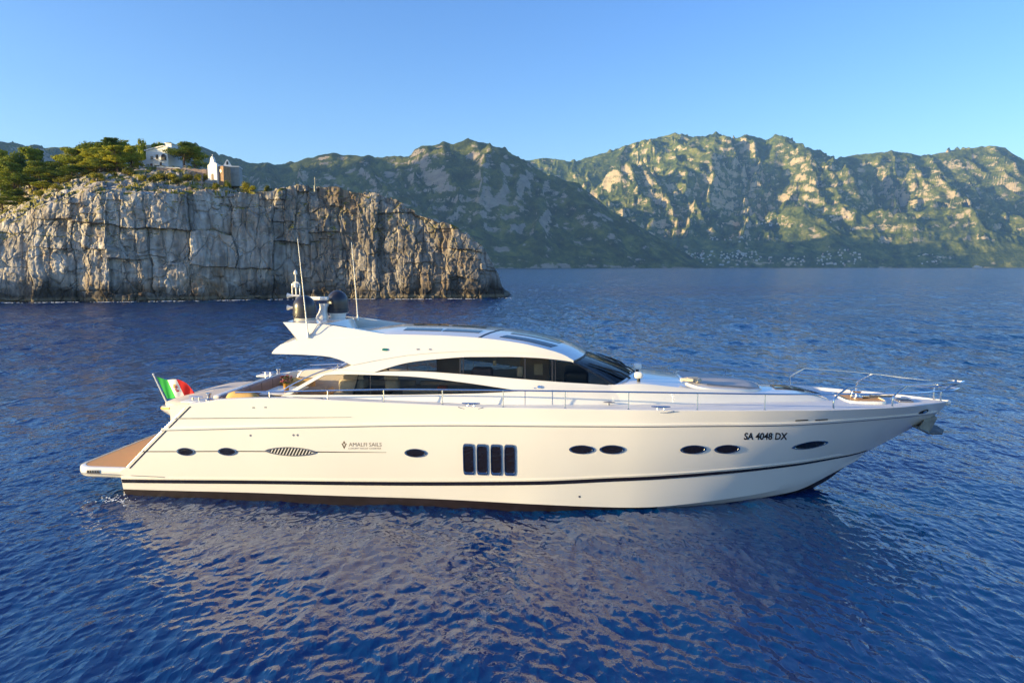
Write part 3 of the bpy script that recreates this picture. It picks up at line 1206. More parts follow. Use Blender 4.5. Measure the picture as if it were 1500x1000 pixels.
def ribbon(name, zf, hf, x0, x1, m, off=0.008, n=160, parent=yacht, both=True):
    xs = np.linspace(x0, x1, n)
    for side in ((-1, 1) if both else (-1,)):
        mb = MB()
        rows = [[], [], [], []]
        for x in xs:
            z, h = float(zf(x)), float(hf(x))
            for r, (dz, of) in enumerate(((-h, -0.004), (-h, off), (h, off), (h, -0.004))):
                b = hullb(x, z + dz)
                rows[r].append((x, side * (b + of), z + dz))
        mb.loft(rows, 0)
        mb.build(name, m, parent, angle=30)


ribbon('black_strip', lambda x: zp(x) + 0.0, lambda x: np.interp(x, [-12, 3, 9, XP], [0.055, 0.055, 0.035, 0.02]), XA + 0.02, XP - 0.25, BLACKS, 0.02)
ribbon('strip_moulding', lambda x: zp(x) + 0.10, lambda x: 0.012, XA + 0.02, XP - 1.2, WHITE, 0.018)
ribbon('rubbing_strake', lambda x: zr(x) + 0.02, lambda x: 0.028, float(_d0[0]) + 1.32, XR - 0.1, WHITE, 0.035)
ribbon('strake_shade_strip', lambda x: zr(x) - 0.025, lambda x: 0.014, float(_d0[0]) + 1.30, XR - 0.1, DSTEEL, 0.012)  # raised dark strip drawn as the shade line under the strake
_u0, _ = HP(255, 612)
_u1, _ = HP(515, 610.5)
_uz = pchip(*hcurve([(250, 612.5), (380, 611.5), (515, 610.5)], bs))
ribbon('side_moulding', _uz, lambda x: np.interp(x, [_u0, _u1], [0.016, 0.004]), _u0, _u1, DSTEEL, 0.012, both=True)
_l0 = HP(206, 661)[0]
_l1 = HP(566, 662.5)[0]
_lz = pchip(*hcurve([(200, 661), (390, 661), (570, 662.7)], br))
_g0 = HP(389, 661)[0]
_g1 = HP(464, 661)[0]
ribbon('feature_line', _lz, lambda x: 0.013, _l0, _g0 + 0.03, BLACKS, 0.008, n=80)
ribbon('feature_line', _lz, lambda x: np.interp(x, [_g1, _l1], [0.014, 0.004]), _g1 - 0.03, _l1, BLACKS, 0.008, n=60)
_e0 = HP(118, 694)[0]
# handrail groove down the quarter
for s in (-1, 1):
    mb = MB()
    pts = []
    for k in range(14):
        t = k / 13
        x = _d0[0] + 0.05 + t * (_d1[0] - _d0[0] - 0.2)
        z = float(diag(x))
        pts.append((x - 0.02, s * (hullb(x, z) - 0.05), z + 0.012))
    mb.tube(pts, 0.028)
    mb.build('quarter_rail', STEEL, yacht)
    mb = MB()
    rows = [[], [], [], []]
    for k in range(20):
        t = k / 19
        x = _d0[0] + 0.12 + t * (_d1[0] - _d0[0] - 0.1)
        z = float(diag(x)) - 0.07
        b = hullb(x, z)
        for r, (dx, of) in enumerate(((0.0, -0.003), (0.0, 0.012), (0.05, 0.012), (0.05, -0.003))):
            rows[r].append((x + dx, s * (b + of), z))
    mb.loft(rows)
    mb.build('quarter_groove', BLACKS, yacht)


def hull_disc(mb, px, py, rx, ry, tilt=0.0, off=0.012, pw=2.0, rin=0.0, n=40, mi=0, rings=4, side=-1, hullside=None):
    x0, z0 = HP(px, py)
    b0 = hullb(x0, z0)
    d = BO[1] + BY[1] * -b0
    sc = (np.linalg.norm(BO + BX * x0 - BY * b0 - np.array([0, 0, CAM_H])) and (BO + BX * x0 - BY * b0)[1]) / F
    rows = []
    for r in np.linspace(rin, 1, rings):
        row = []
        for k in range(n):
            a = 2 * math.pi * k / n
            cx, cz = math.cos(a), math.sin(a)
            ex = math.copysign(abs(cx) ** (2 / pw), cx) * rx * r * sc
            ez = math.copysign(abs(cz) ** (2 / pw), cz) * ry * r * sc
            X = x0 + ex * math.cos(tilt) - ez * math.sin(tilt)
            Z = z0 + ex * math.sin(tilt) + ez * math.cos(tilt)
            rows_b = hullb(X, Z)
            row.append((X, side * (rows_b + off), Z))
        rows.append(row)
    return rows


def porthole(px, py, rx, ry, tilt=0.0, pw=1.75, glassm=BLACKG, name='porthole'):
    out = []
    for side in (-1, 1):
        fr = MB()
        a = hull_disc(fr, px, py, rx * 1.10, ry * 1.20, tilt, -0.01, pw, 0.78, side=side, rings=2)
        b = hull_disc(fr, px, py, rx * 1.08, ry * 1.16, tilt, 0.022, pw, 0.86, side=side, rings=2)
        fr.loft([a[1], b[1], b[0], a[0]], close_u=True)
        f = fr.build(name, STEEL if glassm is BLACKG else DSTEEL, yacht)
        g = MB()
        rows = hull_disc(g, px, py, rx, ry, tilt, 0.010, pw, 0.03, side=side, rings=5)
        g.loft(rows, close_u=True)
        n = len(rows[0])
        g.f.append(tuple(range(n)))
        g.mi.append(0)
        g.build('glass', glassm, f)
        out.append((f, rows))
    return out


for px, py, rx, ry, tl, pw in ((272, 661, 13.5, 5.4, 0, 1.85), (333, 661, 14, 5.4, 0, 1.85), (608.5, 663, 15.5, 5.8, 0, 1.9), (852, 658, 17.5, 6.0, 0, 1.9), (896.5, 658, 17.5, 6.2, 0, 1.9),
                       (1015.5, 658, 18.5, 6.2, 0, 1.9), (1065, 657.5, 18.5, 6.4, 0, 1.9), (1187, 651.5, 28, 5.8, R(3), 1.75)):
    porthole(px, py, rx, ry, tl, pw)
# louvred engine vent: dark recess with slanted bars
for (f, rows) in porthole(426, 661, 37, 5.9, 0, 1.75, BLACKP, 'engine_vent'):
    side = -1 if rows[0][0][1] < 0 else 1
    xa = min(p[0] for p in rows[-1])
    xb = max(p[0] for p in rows[-1])
    zmid = sum(p[2] for p in rows[-1]) / len(rows[-1])
    hz = max(p[2] for p in rows[-1]) - zmid
    mb = MB()
    for k in range(15):
        t = (k + 0.5) / 15
        xm = xa + (xb - xa) * t
        e = 1 - abs(2 * t - 1) ** 1.75
        h = hz * max(e, 0) ** (1 / 1.75) * 0.97
        row = []
        for sgn in (-1, 1):
            X = xm + sgn * h * 0.55
            row.append((X, zmid + sgn * h))
        w = 0.016
        q = [(row[0][0] - w, row[0][1]), (row[0][0] + w, row[0][1]), (row[1][0] + w, row[1][1]), (row[1][0] - w, row[1][1])]
        vs = [(x, side * (hullb(x, z) + 0.008), z) for x, z in q] + [(x, side * (hullb(x, z) + 0.020), z) for x, z in q]
        mb.add(vs, [(4, 5, 6, 7), (0, 1, 5, 4), (1, 2, 6, 5), (2, 3, 7, 6), (3, 0, 4, 7)])
    mb.build('louvre', CREAM, f, smooth=False)
# four tall hull windows
for k, px in enumerate((686.5, 706.5, 726.8, 746.8)):
    py = 672.5 + 0.45 * k
    porthole(px, py, 7.9, 21.2, 0, 7.0, name='hull_window')
# small fittings on the topsides
for px, py in ((367, 637.5), (430, 637), (436, 637), (849, 727)):
    rows = hull_disc(None, px, py, 1.7, 1.7, 0, 0.004, 2, 0.05, n=14, rings=3)
    MB().loft(rows, close_u=True).build('skin_fitting', DSTEEL, yacht)
for px, py, rx, ry in ((371.5, 596.8, 2.2, 1.1), (389, 596.3, 2.2, 1.1)):
    rows = hull_disc(None, px, py, rx, ry, 0, 0.004, 5, 0.05, n=16, rings=3)
    MB().loft(rows, close_u=True).build('deck_drain', DSTEEL, yacht)
for px, py in ((1174.5, 615.4), (1203.5, 614.6)):
    rows = hull_disc(None, px, py, 10.5, 1.0, 0, 0.004, 6, 0.05, n=24, rings=3)
    MB().loft(rows, close_u=True).build('scupper_slot', BLACKP, yacht)
    rows = hull_disc(None, px + 1, py + 2.2, 11, 1.0, 0, 0.02, 6, 0.05, n=24, rings=3)
    MB().loft(rows, close_u=True).build('scupper_lip', WHITE, yacht)


# ---- writing on the hull
def hull_text(txt, px0, px1, pyb, hpx, m, name, shear=0.0, bold=0.0, parent=yacht, space=1.0):
    c = bpy.data.curves.new(name, 'FONT')
    c.body = txt
    c.size = 1
    c.shear = shear
    c.offset = bold
    c.space_character = space
    c.resolution_u = 3
    tmp = bpy.data.objects.new(name + '_curve', c)
    COL.objects.link(tmp)
    dg = bpy.context.evaluated_depsgraph_get()
    me = bpy.data.meshes.new_from_object(tmp.evaluated_get(dg))
    bpy.data.objects.remove(tmp)
    bpy.data.curves.remove(c)
    bm = bmesh.new()
    bm.from_mesh(me)
    bmesh.ops.triangulate(bm, faces=bm.faces[:])
    xs = [v.co.x for v in bm.verts]
    ys = [v.co.y for v in bm.verts]
    wx, hy = max(xs) - min(xs), max(ys) - min(ys)
    for v in bm.verts:
        px = px0 + (v.co.x - min(xs)) / wx * (px1 - px0)
        py = pyb - (v.co.y - min(ys)) / hy * hpx
        x, z = HP(px, py)
        v.co = (x, -(hullb(x, z) + 0.003), z)
    bmesh.ops.recalc_face_normals(bm, faces=bm.faces)
    bm.to_mesh(me)
    bm.free()
    me.materials.clear()
    me.materials.append(m)
    o = bpy.data.objects.new(name, me)
    COL.objects.link(o)
    o.parent = parent
    return o


hull_text('SA 4048 DX', 1089.5, 1154, 644.0, 10.6, LETTER, 'registration_lettering', shear=0.14, bold=0.03)
hull_text('AMALFI SAILS', 511, 559, 653.6, 5.6, BROWNL, 'charter_lettering', bold=-0.004)
hull_text('LUXURY YACHT CHARTER', 510.5, 558.5, 657.6, 2.3, BROWNL, 'charter_lettering')
mb = MB()
for poly in ([(504, 645.2), (505.6, 648.2), (504, 650.4), (502.4, 648.2)], [(500.2, 649.2), (502.0, 648.9), (504.1, 654.2), (504.1, 657.4)], [(508.0, 649.2), (506.2, 648.9), (504.1, 654.2), (504.1, 657.4)]):
    P3 = []
    for px, py in poly:
        x, z = HP(px, py)
        P3.append((x, -(hullb(x, z) + 0.003), z))
    mb.add(P3, [(0, 1, 2, 3)])
mb.build('charter_emblem', BROWNL, yacht, smooth=False)


# ---- swim platform
def build_platform():
    tip = U(112, 692, -2.45)[0]
    zt, zb = ZPLAT, float(zp(XA)) + 0.02
    zm = (zt + zb) / 2
    xe = _d1[0] - 0.8

    def outline(inset, xend):
        # half outline from the centre of the aft edge to the starboard side
        r = 0.55
        b = 2.66 - inset
        pts = [(tip + inset, 0.0)]
        pts += [(tip + inset + 0.0, b * t) for t in (0.3, 0.6)]
        rr = max(r - inset * 0.5, 0.2)
        for k in range(9):
            a = k / 8 * math.pi / 2
            pts.append((tip + inset + rr - rr * math.cos(a), b - rr + rr * math.sin(a)))
        for k in range(1, 9):
            x = tip + inset + rr + (xend - tip - inset - rr) * k / 8
            pts.append((x, b + (0.09 if xend > -11.5 else 0.0) * k / 8))
        return pts
    rows = []
    for ins, z in ((0.14, zt), (0.05, zt), (0.012, zt - 0.03), (0.0, zm + 0.03), (0.02, zm - 0.08), (0.10, zb + 0.03), (0.2, zb)):
        h = outline(ins, _d0[0] + 0.12)
        rows.append([(x, -y, z) for x, y in reversed(h)] + [(x, y, z) for x, y in h[1:]])
    mb = MB()
    mb.loft(rows)
    mb.f.append(tuple(len(mb.v) - len(rows[0]) + k for k in range(len(rows[0]))))
    mb.mi.append(0)
    o = mb.build('swim_platform', WHITE, yacht, angle=60)
    h = outline(0.13, xe)
    ring = [(x, -y + (0.12 if x > _d0[0] else 0), zt - 0.006) for x, y in reversed(h)] + [(x, y - (0.12 if x > _d0[0] else 0), zt - 0.006) for x, y in h[1:]]
    mb = MB()
    n = len(h)
    vs = ring
    m_ = len(ring)
    fs = [(i, i + 1, m_ - 2 - i, m_ - 1 - i) for i in range(n - 1) if i + 1 < m_ - 2 - i or i + 1 == n - 1]
    for i in range(n - 1):
        mb.add([ring[i], ring[i + 1], ring[m_ - 2 - i], ring[m_ - 1 - i]], [(0, 1, 2, 3)])
    mb.build('teak_deck', TEAK, o, smooth=False)
    # side line, seam and a slotted plate in place of unreadable lettering
    mb = MB()
    xa = U(118, 695, -2.62)[0]
    x1 = U(243, 696, -2.72)[0]
    z0 = U(180, 695.6, -2.72)[1]
    pts = []
    for k in range(18):
        x = xa + (x1 - xa) * k / 17
        b = (2.665 + 0.05 * (x - xa) / 1.7) if x < _d0[0] + 0.1 else hullb(x, z0) + 0.006
        b = min(max(b, 2.6), 2.9)
        pts.append((x, -b, z0))
    mb.tube(pts, 0.012, 6)
    mb.build('fender_line', DSTEEL, o)
    xa, za = U(127, 692.5, -2.665)
    xb, zb2 = U(146, 688, -2.665)
    mb = MB()
    mb.box(((xa + xb) / 2, -2.668, (za + zb2) / 2), (xb - xa, 0.02, zb2 - za), bev=0.008)
    v = mb.build('platform_badge', DSTEEL, o)
    for k in range(5):
        mb = MB()
        mb.box((xa + (xb - xa) * (0.12 + 0.19 * k), -2.680, (za + zb2) / 2), ((xb - xa) * 0.10, 0.012, (zb2 - za) * 0.62))
        mb.build('badge_bar', BLACKP, v, smooth=False)
    # stern gear below the platform
    xg = XA - 0.12
    for y in (-2.35, -1.0, 1.0, 2.35):
        mb = MB()
        mb.tube([(xg - 0.02, y, -0.4), (xg, y, 0.1), (xg + 0.08, y, zb + 0.02)], [0.07, 0.06, 0.05])
        mb.build('trim_tab_strut', DSTEEL, o)


build_platform()


# ---- decks
def zdeck(x):
    return float(zg(x)) - 0.05


XDECK = float(U(470, 585, -2.9)[0])


def build_deck():
    mb = MB()
    xs = np.concatenate([np.linspace(XDECK, 9, 60), np.linspace(9.1, XT - 0.02, 50)])
    rows = []
    for x in xs:
        b, z = float(bs(x)), float(zg(x))
        row = []
        cap = min(0.10, b * 0.4)
        inner = max(b - cap, 0)
        drop = 0.07 * min(1, inner)
        for s in (-1,):
            row += [(x, s * b, z), (x, s * (b - cap * 0.25), z + 0.018), (x, s * (b - cap * 0.75), z + 0.018), (x, s * inner, z), (x, s * max(inner - 0.02, 0), z - drop)]
        for t in (0.6, 0.3, 0):
            row.append((x, -max(inner - 0.02, 0) * t, z - drop + 0.07 * (1 - t * t) * min(1, b)))
        full = row + [(p[0], -p[1], p[2]) for p in reversed(row[:-1])]
        rows.append(full)
    mb.loft(rows)
    o = mb.build('side_deck', DECKW, yacht, angle=35)
    return o


build_deck()
# bow tip cap
mb = MB()
zt = float(zg(XT))
mb.lathe((XT - 0.05, 0, zt - 0.04), [(0.001, 0.085), (0.06, 0.07), (0.085, 0.03), (0.08, -0.04), (0.05, -0.08), (0.001, -0.09)], 16)
mb.build('bow_cap', WHITE, yacht)

# ---------------------------------------------------------------- deckhouse
Wd = pchip([-11, -8.5, -6.5, -3, 0, 2, 3.4, 5], [2.05, 2.22, 2.32, 2.42, 2.38, 2.20, 1.98, 1.7])


def W(x, z):
    h = max(0.0, z - 2.9)
    return float(Wd(x)) - 0.20 * h - 0.055 * h * h


def SPX(px, py):
    """point on the starboard deckhouse side at px, py"""
    b = 2.2
    for _ in range(25):
        x, z = U(px, py, -b)
        b = W(x, z)
    return x, z


def scurve(pts, f=lin):
    P = [SPX(*p) for p in pts]
    return f([p[0] for p in P], [p[1] for p in P])


def dense(pts, n=12):
    """smooth pixel polyline (pchip through the points)"""
    fn = pchip([p[0] for p in pts], [p[1] for p in pts])
    xs = np.unique(np.concatenate([np.linspace(a[0], b[0], n) for a, b in zip(pts[:-1], pts[1:])]))
    return [(float(x), float(fn(x))) for x in xs]


AFT = [(412, 580)]
c1p = [(412, 580), (425, 578), (480, 578.3), (600, 578), (700, 576), (767, 572.7), (850, 569), (905, 566.5)]
c2p = [(412, 579.9), (428, 576)] + dense([(476, 549), (505, 548), (550, 549), (600, 551), (680, 560), (755, 571), (767, 572.6)], 8) + [(850, 568.9), (905, 566.4)]
c3p = [(412, 579.8), (469, 548.5), (500, 541.5), (530, 543.5)] + dense([(548, 545.6), (570, 543.6), (600, 543.6), (690, 548.8), (768, 555.3), (830, 560), (882, 563.2), (903, 565)], 8)
c4p = [(412, 579.7), (469, 548.4), (500, 541.3), (530, 543.3)] + dense([(548, 545.4), (562, 540.5), (600, 530.5), (640, 525.8), (690, 522.6), (740, 522.4), (780, 523.6), (815, 526.5), (837, 529.5)], 8) + [(870, 547), (903, 564.9)]
c5p = [(412, 579.6), (469, 547.5), (500, 540)] + dense([(516, 534.5), (560, 526), (600, 519.8), (650, 515.6), (691, 514), (740, 514.8), (780, 517.5), (820, 523.5), (840, 528.6)], 8) + [(870, 546.9), (903, 564.8)]
c5bp = dense([(399, 517.8), (440, 519), (480, 521.8), (498, 526.5), (516, 534.4)], 8) + dense([(516, 534.5), (560, 526), (600, 519.8), (650, 515.6), (691, 514), (740, 514.8), (780, 517.5), (820, 523.5), (840, 528.6)], 8)[1:]
c6p = [(399, 516), (403, 511), (412, 504)] + dense([(412, 504), (440, 497.5), (475, 496), (515, 494.2), (555, 490.6), (572, 489.6), (600, 490), (640, 491), (700, 494.5), (760, 502), (800, 511), (825, 519), (840, 527.4)], 8)[1:]
C1, C2, C3, C4, C5, C5B, C6 = [scurve(p) for p in (c1p, c2p, c3p, c4p, c5p, c5bp, c6p)]


def panel(name, zlo, zhi, x0, x1, m, off=0.0, thick=0.05, nx=150, nz=5, parent=yacht, sides=(-1, 1), xs=None):
    out = []
    xs = np.linspace(x0, x1, nx) if xs is None else xs
    for s in sides:
        mb = MB()
        outer, inner = [], []
        for k in range(nz + 1):
            t = k / nz
            ro, ri = [], []
            for x in xs:
                a, b = float(zlo(x)), float(zhi(x))
                b = max(a, b)
                z = a * (1 - t) + b * t
                wy = W(x, z)
                ro.append((x, s * (wy + off), z))
                ri.append((x, s * (wy + off - thick), z))
            outer.append(ro)
            inner.append(ri)
        mb.loft(outer, flip=s > 0)
        mb.loft(inner, flip=s < 0)
        mb.loft([outer[0], inner[0]])
        mb.loft([outer[-1], inner[-1]])
        mb.loft([[r[0] for r in outer], [r[0] for r in inner]])
        mb.loft([[r[-1] for r in outer], [r[-1] for r in inner]])
        out.append(mb.build(name, m, parent, angle=35))
    return out


xA = SPX(412, 580)[0]
xEnd = SPX(903, 565)[0]
xW0, xW1 = SPX(428, 577)[0], SPX(766, 572.7)[0]
xV0, xV1 = SPX(548, 545.5)[0], xEnd
xR0, xR1 = SPX(399, 516)[0], SPX(840, 528)[0]
xs_all = np.linspace(xA, xEnd, 220)
panel('cabin_side', lambda x: zdeck(x) - 0.06, C1, xA, xEnd + 0.25, WHITE, xs=np.linspace(xA, xEnd + 0.25, 160))
panel('cabin_band', C2, C3, xA, xEnd, WHITE, off=0.012, xs=xs_all)
panel('arch_band', C4, C5, xA, xR1 + 0.05, WHITE, off=0.006, thick=0.07, xs=np.linspace(xA, xR1, 200))
panel('roof_side', C5B, C6, xR0, xR1, WHITE, off=0.03, thick=0.09, nz=6, nx=220)
lowwin = panel('saloon_window', C1, C2, xW0, xW1, GLASS, off=-0.02, thick=0.012)
upwin = panel('side_window', C3, C4, xV0, xV1, GLASS, off=-0.02, thick=0.012)
# dark frame lines round the glass
for zf, a, b in ((C2, xW0, xW1), (C1, xW0, xW1), (C4, xV0, xV1), (C3, xV0, xV1)):
    panel('window_seal', lambda x, zf=zf: float(zf(x)) - 0.012, lambda x, zf=zf: float(zf(x)) + 0.012, a, b, BLACKP, off=-0.004, thick=0.03, nz=1)


def mullion(px, pyb, pyt, wpx, m, name, off=-0.008):
    x0, z0 = SPX(px, pyb)
    x1, z1 = SPX(px, pyt)
    h = wpx * 0.0105
    for s in (-1, 1):
        mb = MB()
        rows = []
        for k in range(7):
            t = k / 6
            x, z = x0 * (1 - t) + x1 * t, z0 * (1 - t) + z1 * t
            b = W(x, z) + off
            rows.append([(x - h, s * b, z), (x - h, s * (b - 0.03), z), (x + h, s * (b - 0.03), z), (x + h, s * b, z)])
        mb.loft(rows, close_u=True)
        mb.build(name, m, yacht, angle=30)


mullion(674, 547.6, 523.8, 2.2, BLACKP, 'window_mullion')
mullion(678.5, 547.9, 523.6, 1.6, BLACKP, 'window_mullion')
mullion(769, 555.2, 523.4, 2.2, BLACKP, 'window_mullion')
mullion(809, 558.3, 526.2, 2.2, BLACKP, 'window_mullion')
mullion(813.5, 558.8, 526.8, 1.2, BLACKP, 'window_mullion')
mullion(542.5, 577.5, 549.3, 1.0, BLACKP, 'window_mullion')
mullion(769, 596, 556.2, 0.7, DSTEEL, 'door_seam', off=0.004)
mullion(809, 597, 559.4, 0.7, DSTEEL, 'door_seam', off=0.004)
# dark A-pillar glass wedge beside the windscreen
# door latch, roof lenses and screw caps on the coaming
def side_plate(px, py, rx, ry, m, name, off=0.02, pw=4.0):
    x0, z0 = SPX(px, py)
    sc = 0.0195
    mb = MB()
    rows = []
    for r, o_ in ((0.02, off), (0.9, off), (1.0, off - 0.012)):
        row = []
        for k in range(20):
            a = 2 * math.pi * k / 20
            X = x0 + math.copysign(abs(math.cos(a)) ** (2 / pw), math.cos(a)) * rx * r * sc
            Z = z0 + math.copysign(abs(math.sin(a)) ** (2 / pw), math.sin(a)) * ry * r * sc
            row.append((X, -(W(X, Z) + o_), Z))
        rows.append(row)
    mb.loft(rows, close_u=True)
    return mb.build(name, m, yacht, angle=30)


side_plate(564.5, 511.5, 4.6, 1.9, GREENG, 'navigation_light', off=0.06)
side_plate(612.5, 511.2, 2.3, 0.9, DSTEEL, 'roof_drain', off=0.045)
side_plate(630.5, 511.3, 2.3, 0.9, DSTEEL, 'roof_drain', off=0.045)
side_plate(790, 566, 3.0, 2.2, STEEL, 'door_latch', off=0.05, pw=2)
side_plate(783, 568, 0.9, 0.9, STEEL, 'door_latch', off=0.03, pw=2)

# ---- roof top
E0 = SPX(840, 527.4)
TIPX, TIPZ = U(857.5, 514, 0)


def roof_row(x, k=1.0):
    """cross row of the roof top whose edges stand at station x"""
    z = float(C6(x))
    b = W(x, z) + 0.03
    u = np.clip((x - (-1.0)) / (E0[0] + 1.0), 0, 1)
    bow = (TIPX - E0[0]) * u ** 1.5
    cr = 0.13 + (TIPZ - E0[1] - 0.13) * u ** 3
    row = []
    for j in range(25):
        t = -1 + 2 * j / 24
        q = 1 - abs(t) ** 2.4
        row.append((x + bow * q, b * t, z + cr * q))
    return row


def roof_pt(x, t):
    """roof surface point: x is the true station, t the half-breadth fraction"""
    xe = x
    for _ in range(12):
        z = float(C6(xe))
        u = np.clip((xe - (-1.0)) / (E0[0] + 1.0), 0, 1)
        bow = (TIPX - E0[0]) * u ** 1.5
        xe = x - bow * (1 - abs(t) ** 2.4)
    z = float(C6(xe))
    u = np.clip((xe + 1.0) / (E0[0] + 1.0), 0, 1)
    cr = 0.13 + (TIPZ - E0[1] - 0.13) * u ** 3
    return (x, (W(xe, z) + 0.03) * t, z + cr * (1 - abs(t) ** 2.4))


xs = np.concatenate([np.linspace(xR0, xR0 + 0.5, 8), np.linspace(xR0 + 0.6, E0[0], 90)])
rows = [roof_row(x) for x in xs]
lip = rows[-1]
under = [(p[0] - 0.03, p[1] * 0.985, p[2] - 0.055) for p in lip]
under2 = [(p[0] - 0.35, p[1] * 0.93, p[2] - 0.02) for p in lip]
mb = MB()
mb.loft(rows + [under, under2])
roof = mb.build('roof', WHITE, yacht, angle=35)
# underside of the aft overhang and the ceiling
mb = MB()
xs = np.linspace(xR0 + 0.02, E0[0] - 0.1, 70)
rows = []
for x in xs:
    z = max(float(C5B(x)) + 0.015, float(C5(x)) + 0.03)
    b = W(x, z) - 0.03
    rows.append([(x, b * t, z + 0.05 * (1 - t * t)) for t in np.linspace(-1, 1, 11)])
mb.loft(rows)
mb.build('headliner', CREAM, yacht)
# skylight strips in the roof


def roof_quad(P4, m, name, off=0.012, parent=roof):
    """panel lying in the roof: P4 = (px, py) corners aft-near, fore-near, fore-far, aft-far"""
    def to_rt(px, py):
        lo, hi = -1.0, 1.0
        best = None
        for t in np.linspace(-0.98, 0.98, 99):
            y0 = 1.65 * t
            x, z = U(px, py, y0)
            if not (xR0 < x < TIPX):
                continue
            P = roof_pt(x, t)
            x, z = U(px, py, P[1])
            P = roof_pt(x, t)
            e = abs(P[2] - z)
            if best is None or e < best[0]:
                best = (e, x, t)
        return best[1], best[2]
    c = [to_rt(*p) for p in P4]
    mb = MB()
    rows, low = [], []
    for i in range(9):
        a = i / 8
        r, l_ = [], []
        for j in range(5):
            b = j / 4
            x = (c[0][0] * (1 - a) + c[1][0] * a) * (1 - b) + (c[3][0] * (1 - a) + c[2][0] * a) * b
            t = (c[0][1] * (1 - a) + c[1][1] * a) * (1 - b) + (c[3][1] * (1 - a) + c[2][1] * a) * b
            p = roof_pt(x, t)
            r.append((p[0], p[1], p[2] + off))
            l_.append((p[0], p[1], p[2] - 0.03))
        rows.append(r)
        low.append(l_)
    mb.loft(rows)
    mb.loft([rows[0], low[0]])
    mb.loft([rows[-1], low[-1]])
    mb.loft([[q[0] for q in rows], [q[0] for q in low]])
    mb.loft([[q[-1] for q in rows], [q[-1] for q in low]])
    return mb.build(name, m, parent, angle=25)


for q in ([(591, 483.8), (646, 485), (649, 481.6), (597, 480)], [(648, 485.2), (702, 487.4), (707, 484.2), (655, 481.6)],
          [(732, 493.6), (807, 508.6), (817, 506), (742, 491)]):
    roof_quad(q, BLACKG, 'skylight')
for q in ([(606, 476.6), (657, 477.4), (660, 475.2), (606, 474.2)], [(662, 477.8), (711, 481), (714, 479), (664, 475.8)], [(748, 488.6), (820, 502.8), (826, 501), (754, 486.6)]):
    roof_quad(q, BLACKG, 'skylight')
roof_quad([(700.5, 494.0), (704.5, 494.6), (739, 483.2), (735, 482.6)], BLACKP, 'roof_joint', off=0.006)

# ---- windscreen
base_c = U(936, 550, 0)
eb = SPX(902, 564.5)
lipE = (E0[0] - 0.02, W(E0[0], E0[1]) - 0.0, E0[1] - 0.06)
rows = []
for k in range(13):
    a = k / 12
    row = []
    for j in range(33):
        t = -1 + 2 * j / 32
        q = 1 - abs(t) ** 2.2
        top = (E0[0] - 0.03 + (TIPX - E0[0]) * (1 - abs(t) ** 2.4), (W(*E0) - 0.0) * t, E0[1] - 0.05 + (TIPZ - E0[1]) * (1 - abs(t) ** 2.4))
        bot = (eb[0] + (base_c[0] - eb[0]) * q, (W(*eb) + 0.0) * t, eb[1] - 0.02 + (base_c[1] - eb[1]) * q)
        belly = 0.10 * math.sin(math.pi * a)
        row.append((top[0] * (1 - a) + bot[0] * a + belly * 0.4 * (0.4 + q), top[1] * (1 - a) + bot[1] * a + belly * 0.3 * t, top[2] * (1 - a) + bot[2] * a + belly * 0.5))
    rows.append(row)
wsrows = rows
mb = MB()
mb.loft(rows)
ws = mb.build('windscreen', WSGLASS, yacht, angle=60)


def ws_pt(a, t, off=0.0):
    j = (t + 1) * 16
    i = a * 12
    i0, j0 = min(int(i), 11), min(int(j), 31)
    fi, fj = i - i0, j - j0
    P = [np.array(wsrows[i0 + di][j0 + dj]) for di, dj in ((0, 0), (0, 1), (1, 0), (1, 1))]
    p = P[0] * (1 - fi) * (1 - fj) + P[1] * (1 - fi) * fj + P[2] * fi * (1 - fj) + P[3] * fi * fj
    n = np.cross(P[2] - P[0], P[1] - P[0])
    n = n / (np.linalg.norm(n) + 1e-9)
    if n[2] < 0:
        n = -n
    return p + n * off


# black borders and pillars of the windscreen
for t0, t1, a0, a1 in ((-1.0, -0.93, 0, 1), (0.93, 1.0, 0, 1), (-0.36, -0.32, 0, 1), (0.32, 0.36, 0, 1), (-1, 1, 0.95, 1.0), (-1, 1, 0.0, 0.03)):
    mb = MB()
    rr = []
    for i in range(25):
        a = a0 + (a1 - a0) * i / 24
        rr.append([ws_pt(a, t0 + (t1 - t0) * j / 32, 0.008) for j in range(33)])
    mb.loft(rr)
    mb.build('windscreen_frame', BLACKP, ws, angle=60)
# wipers: twin-arm, parked up the glass
for t0 in (-0.62, -0.05, 0.55):
    mb = MB()
    mb.tube([ws_pt(0.99, t0, 0.05), ws_pt(0.75, t0 - 0.06, 0.11), ws_pt(0.50, t0 - 0.14, 0.07)], 0.022, 6)
    mb.tube([ws_pt(0.98, t0 + 0.05, 0.05), ws_pt(0.74, t0 - 0.02, 0.10), ws_pt(0.54, t0 - 0.11, 0.07)], 0.018, 6)
    mb.tube([ws_pt(0.22, t0 - 0.21, 0.04), ws_pt(0.50, t0 - 0.14, 0.05), ws_pt(0.86, t0 - 0.07, 0.04)], [0.012, 0.03, 0.012], 6)
    mb.lathe(tuple(ws_pt(0.985, t0, 0.02)), [(0.05, -0.03), (0.05, 0.05), (0.001, 0.06)], 10)
    mb.build('wiper', BLACKP, ws)

# ---- interior seen through the glass
mb = MB()
rows = []
for x in np.linspace(xA + 0.8, 3.0, 12):
    rows.append([(x, -(W(x, 2.6) - 0.1), 2.55), (x, W(x, 2.6) - 0.1, 2.55)])
mb.loft(rows)
mb.build('saloon_floor', WOODI, yacht)
mb = MB()
xb = SPX(505, 560)[0]
mb.add([(xb, -2.2, 2.5), (xb, 2.2, 2.5), (xb + 0.45, 1.72, 4.3), (xb + 0.45, -1.72, 4.3)], [(0, 1, 2, 3)])
mb.build('aft_bulkhead', BLACKG, yacht)


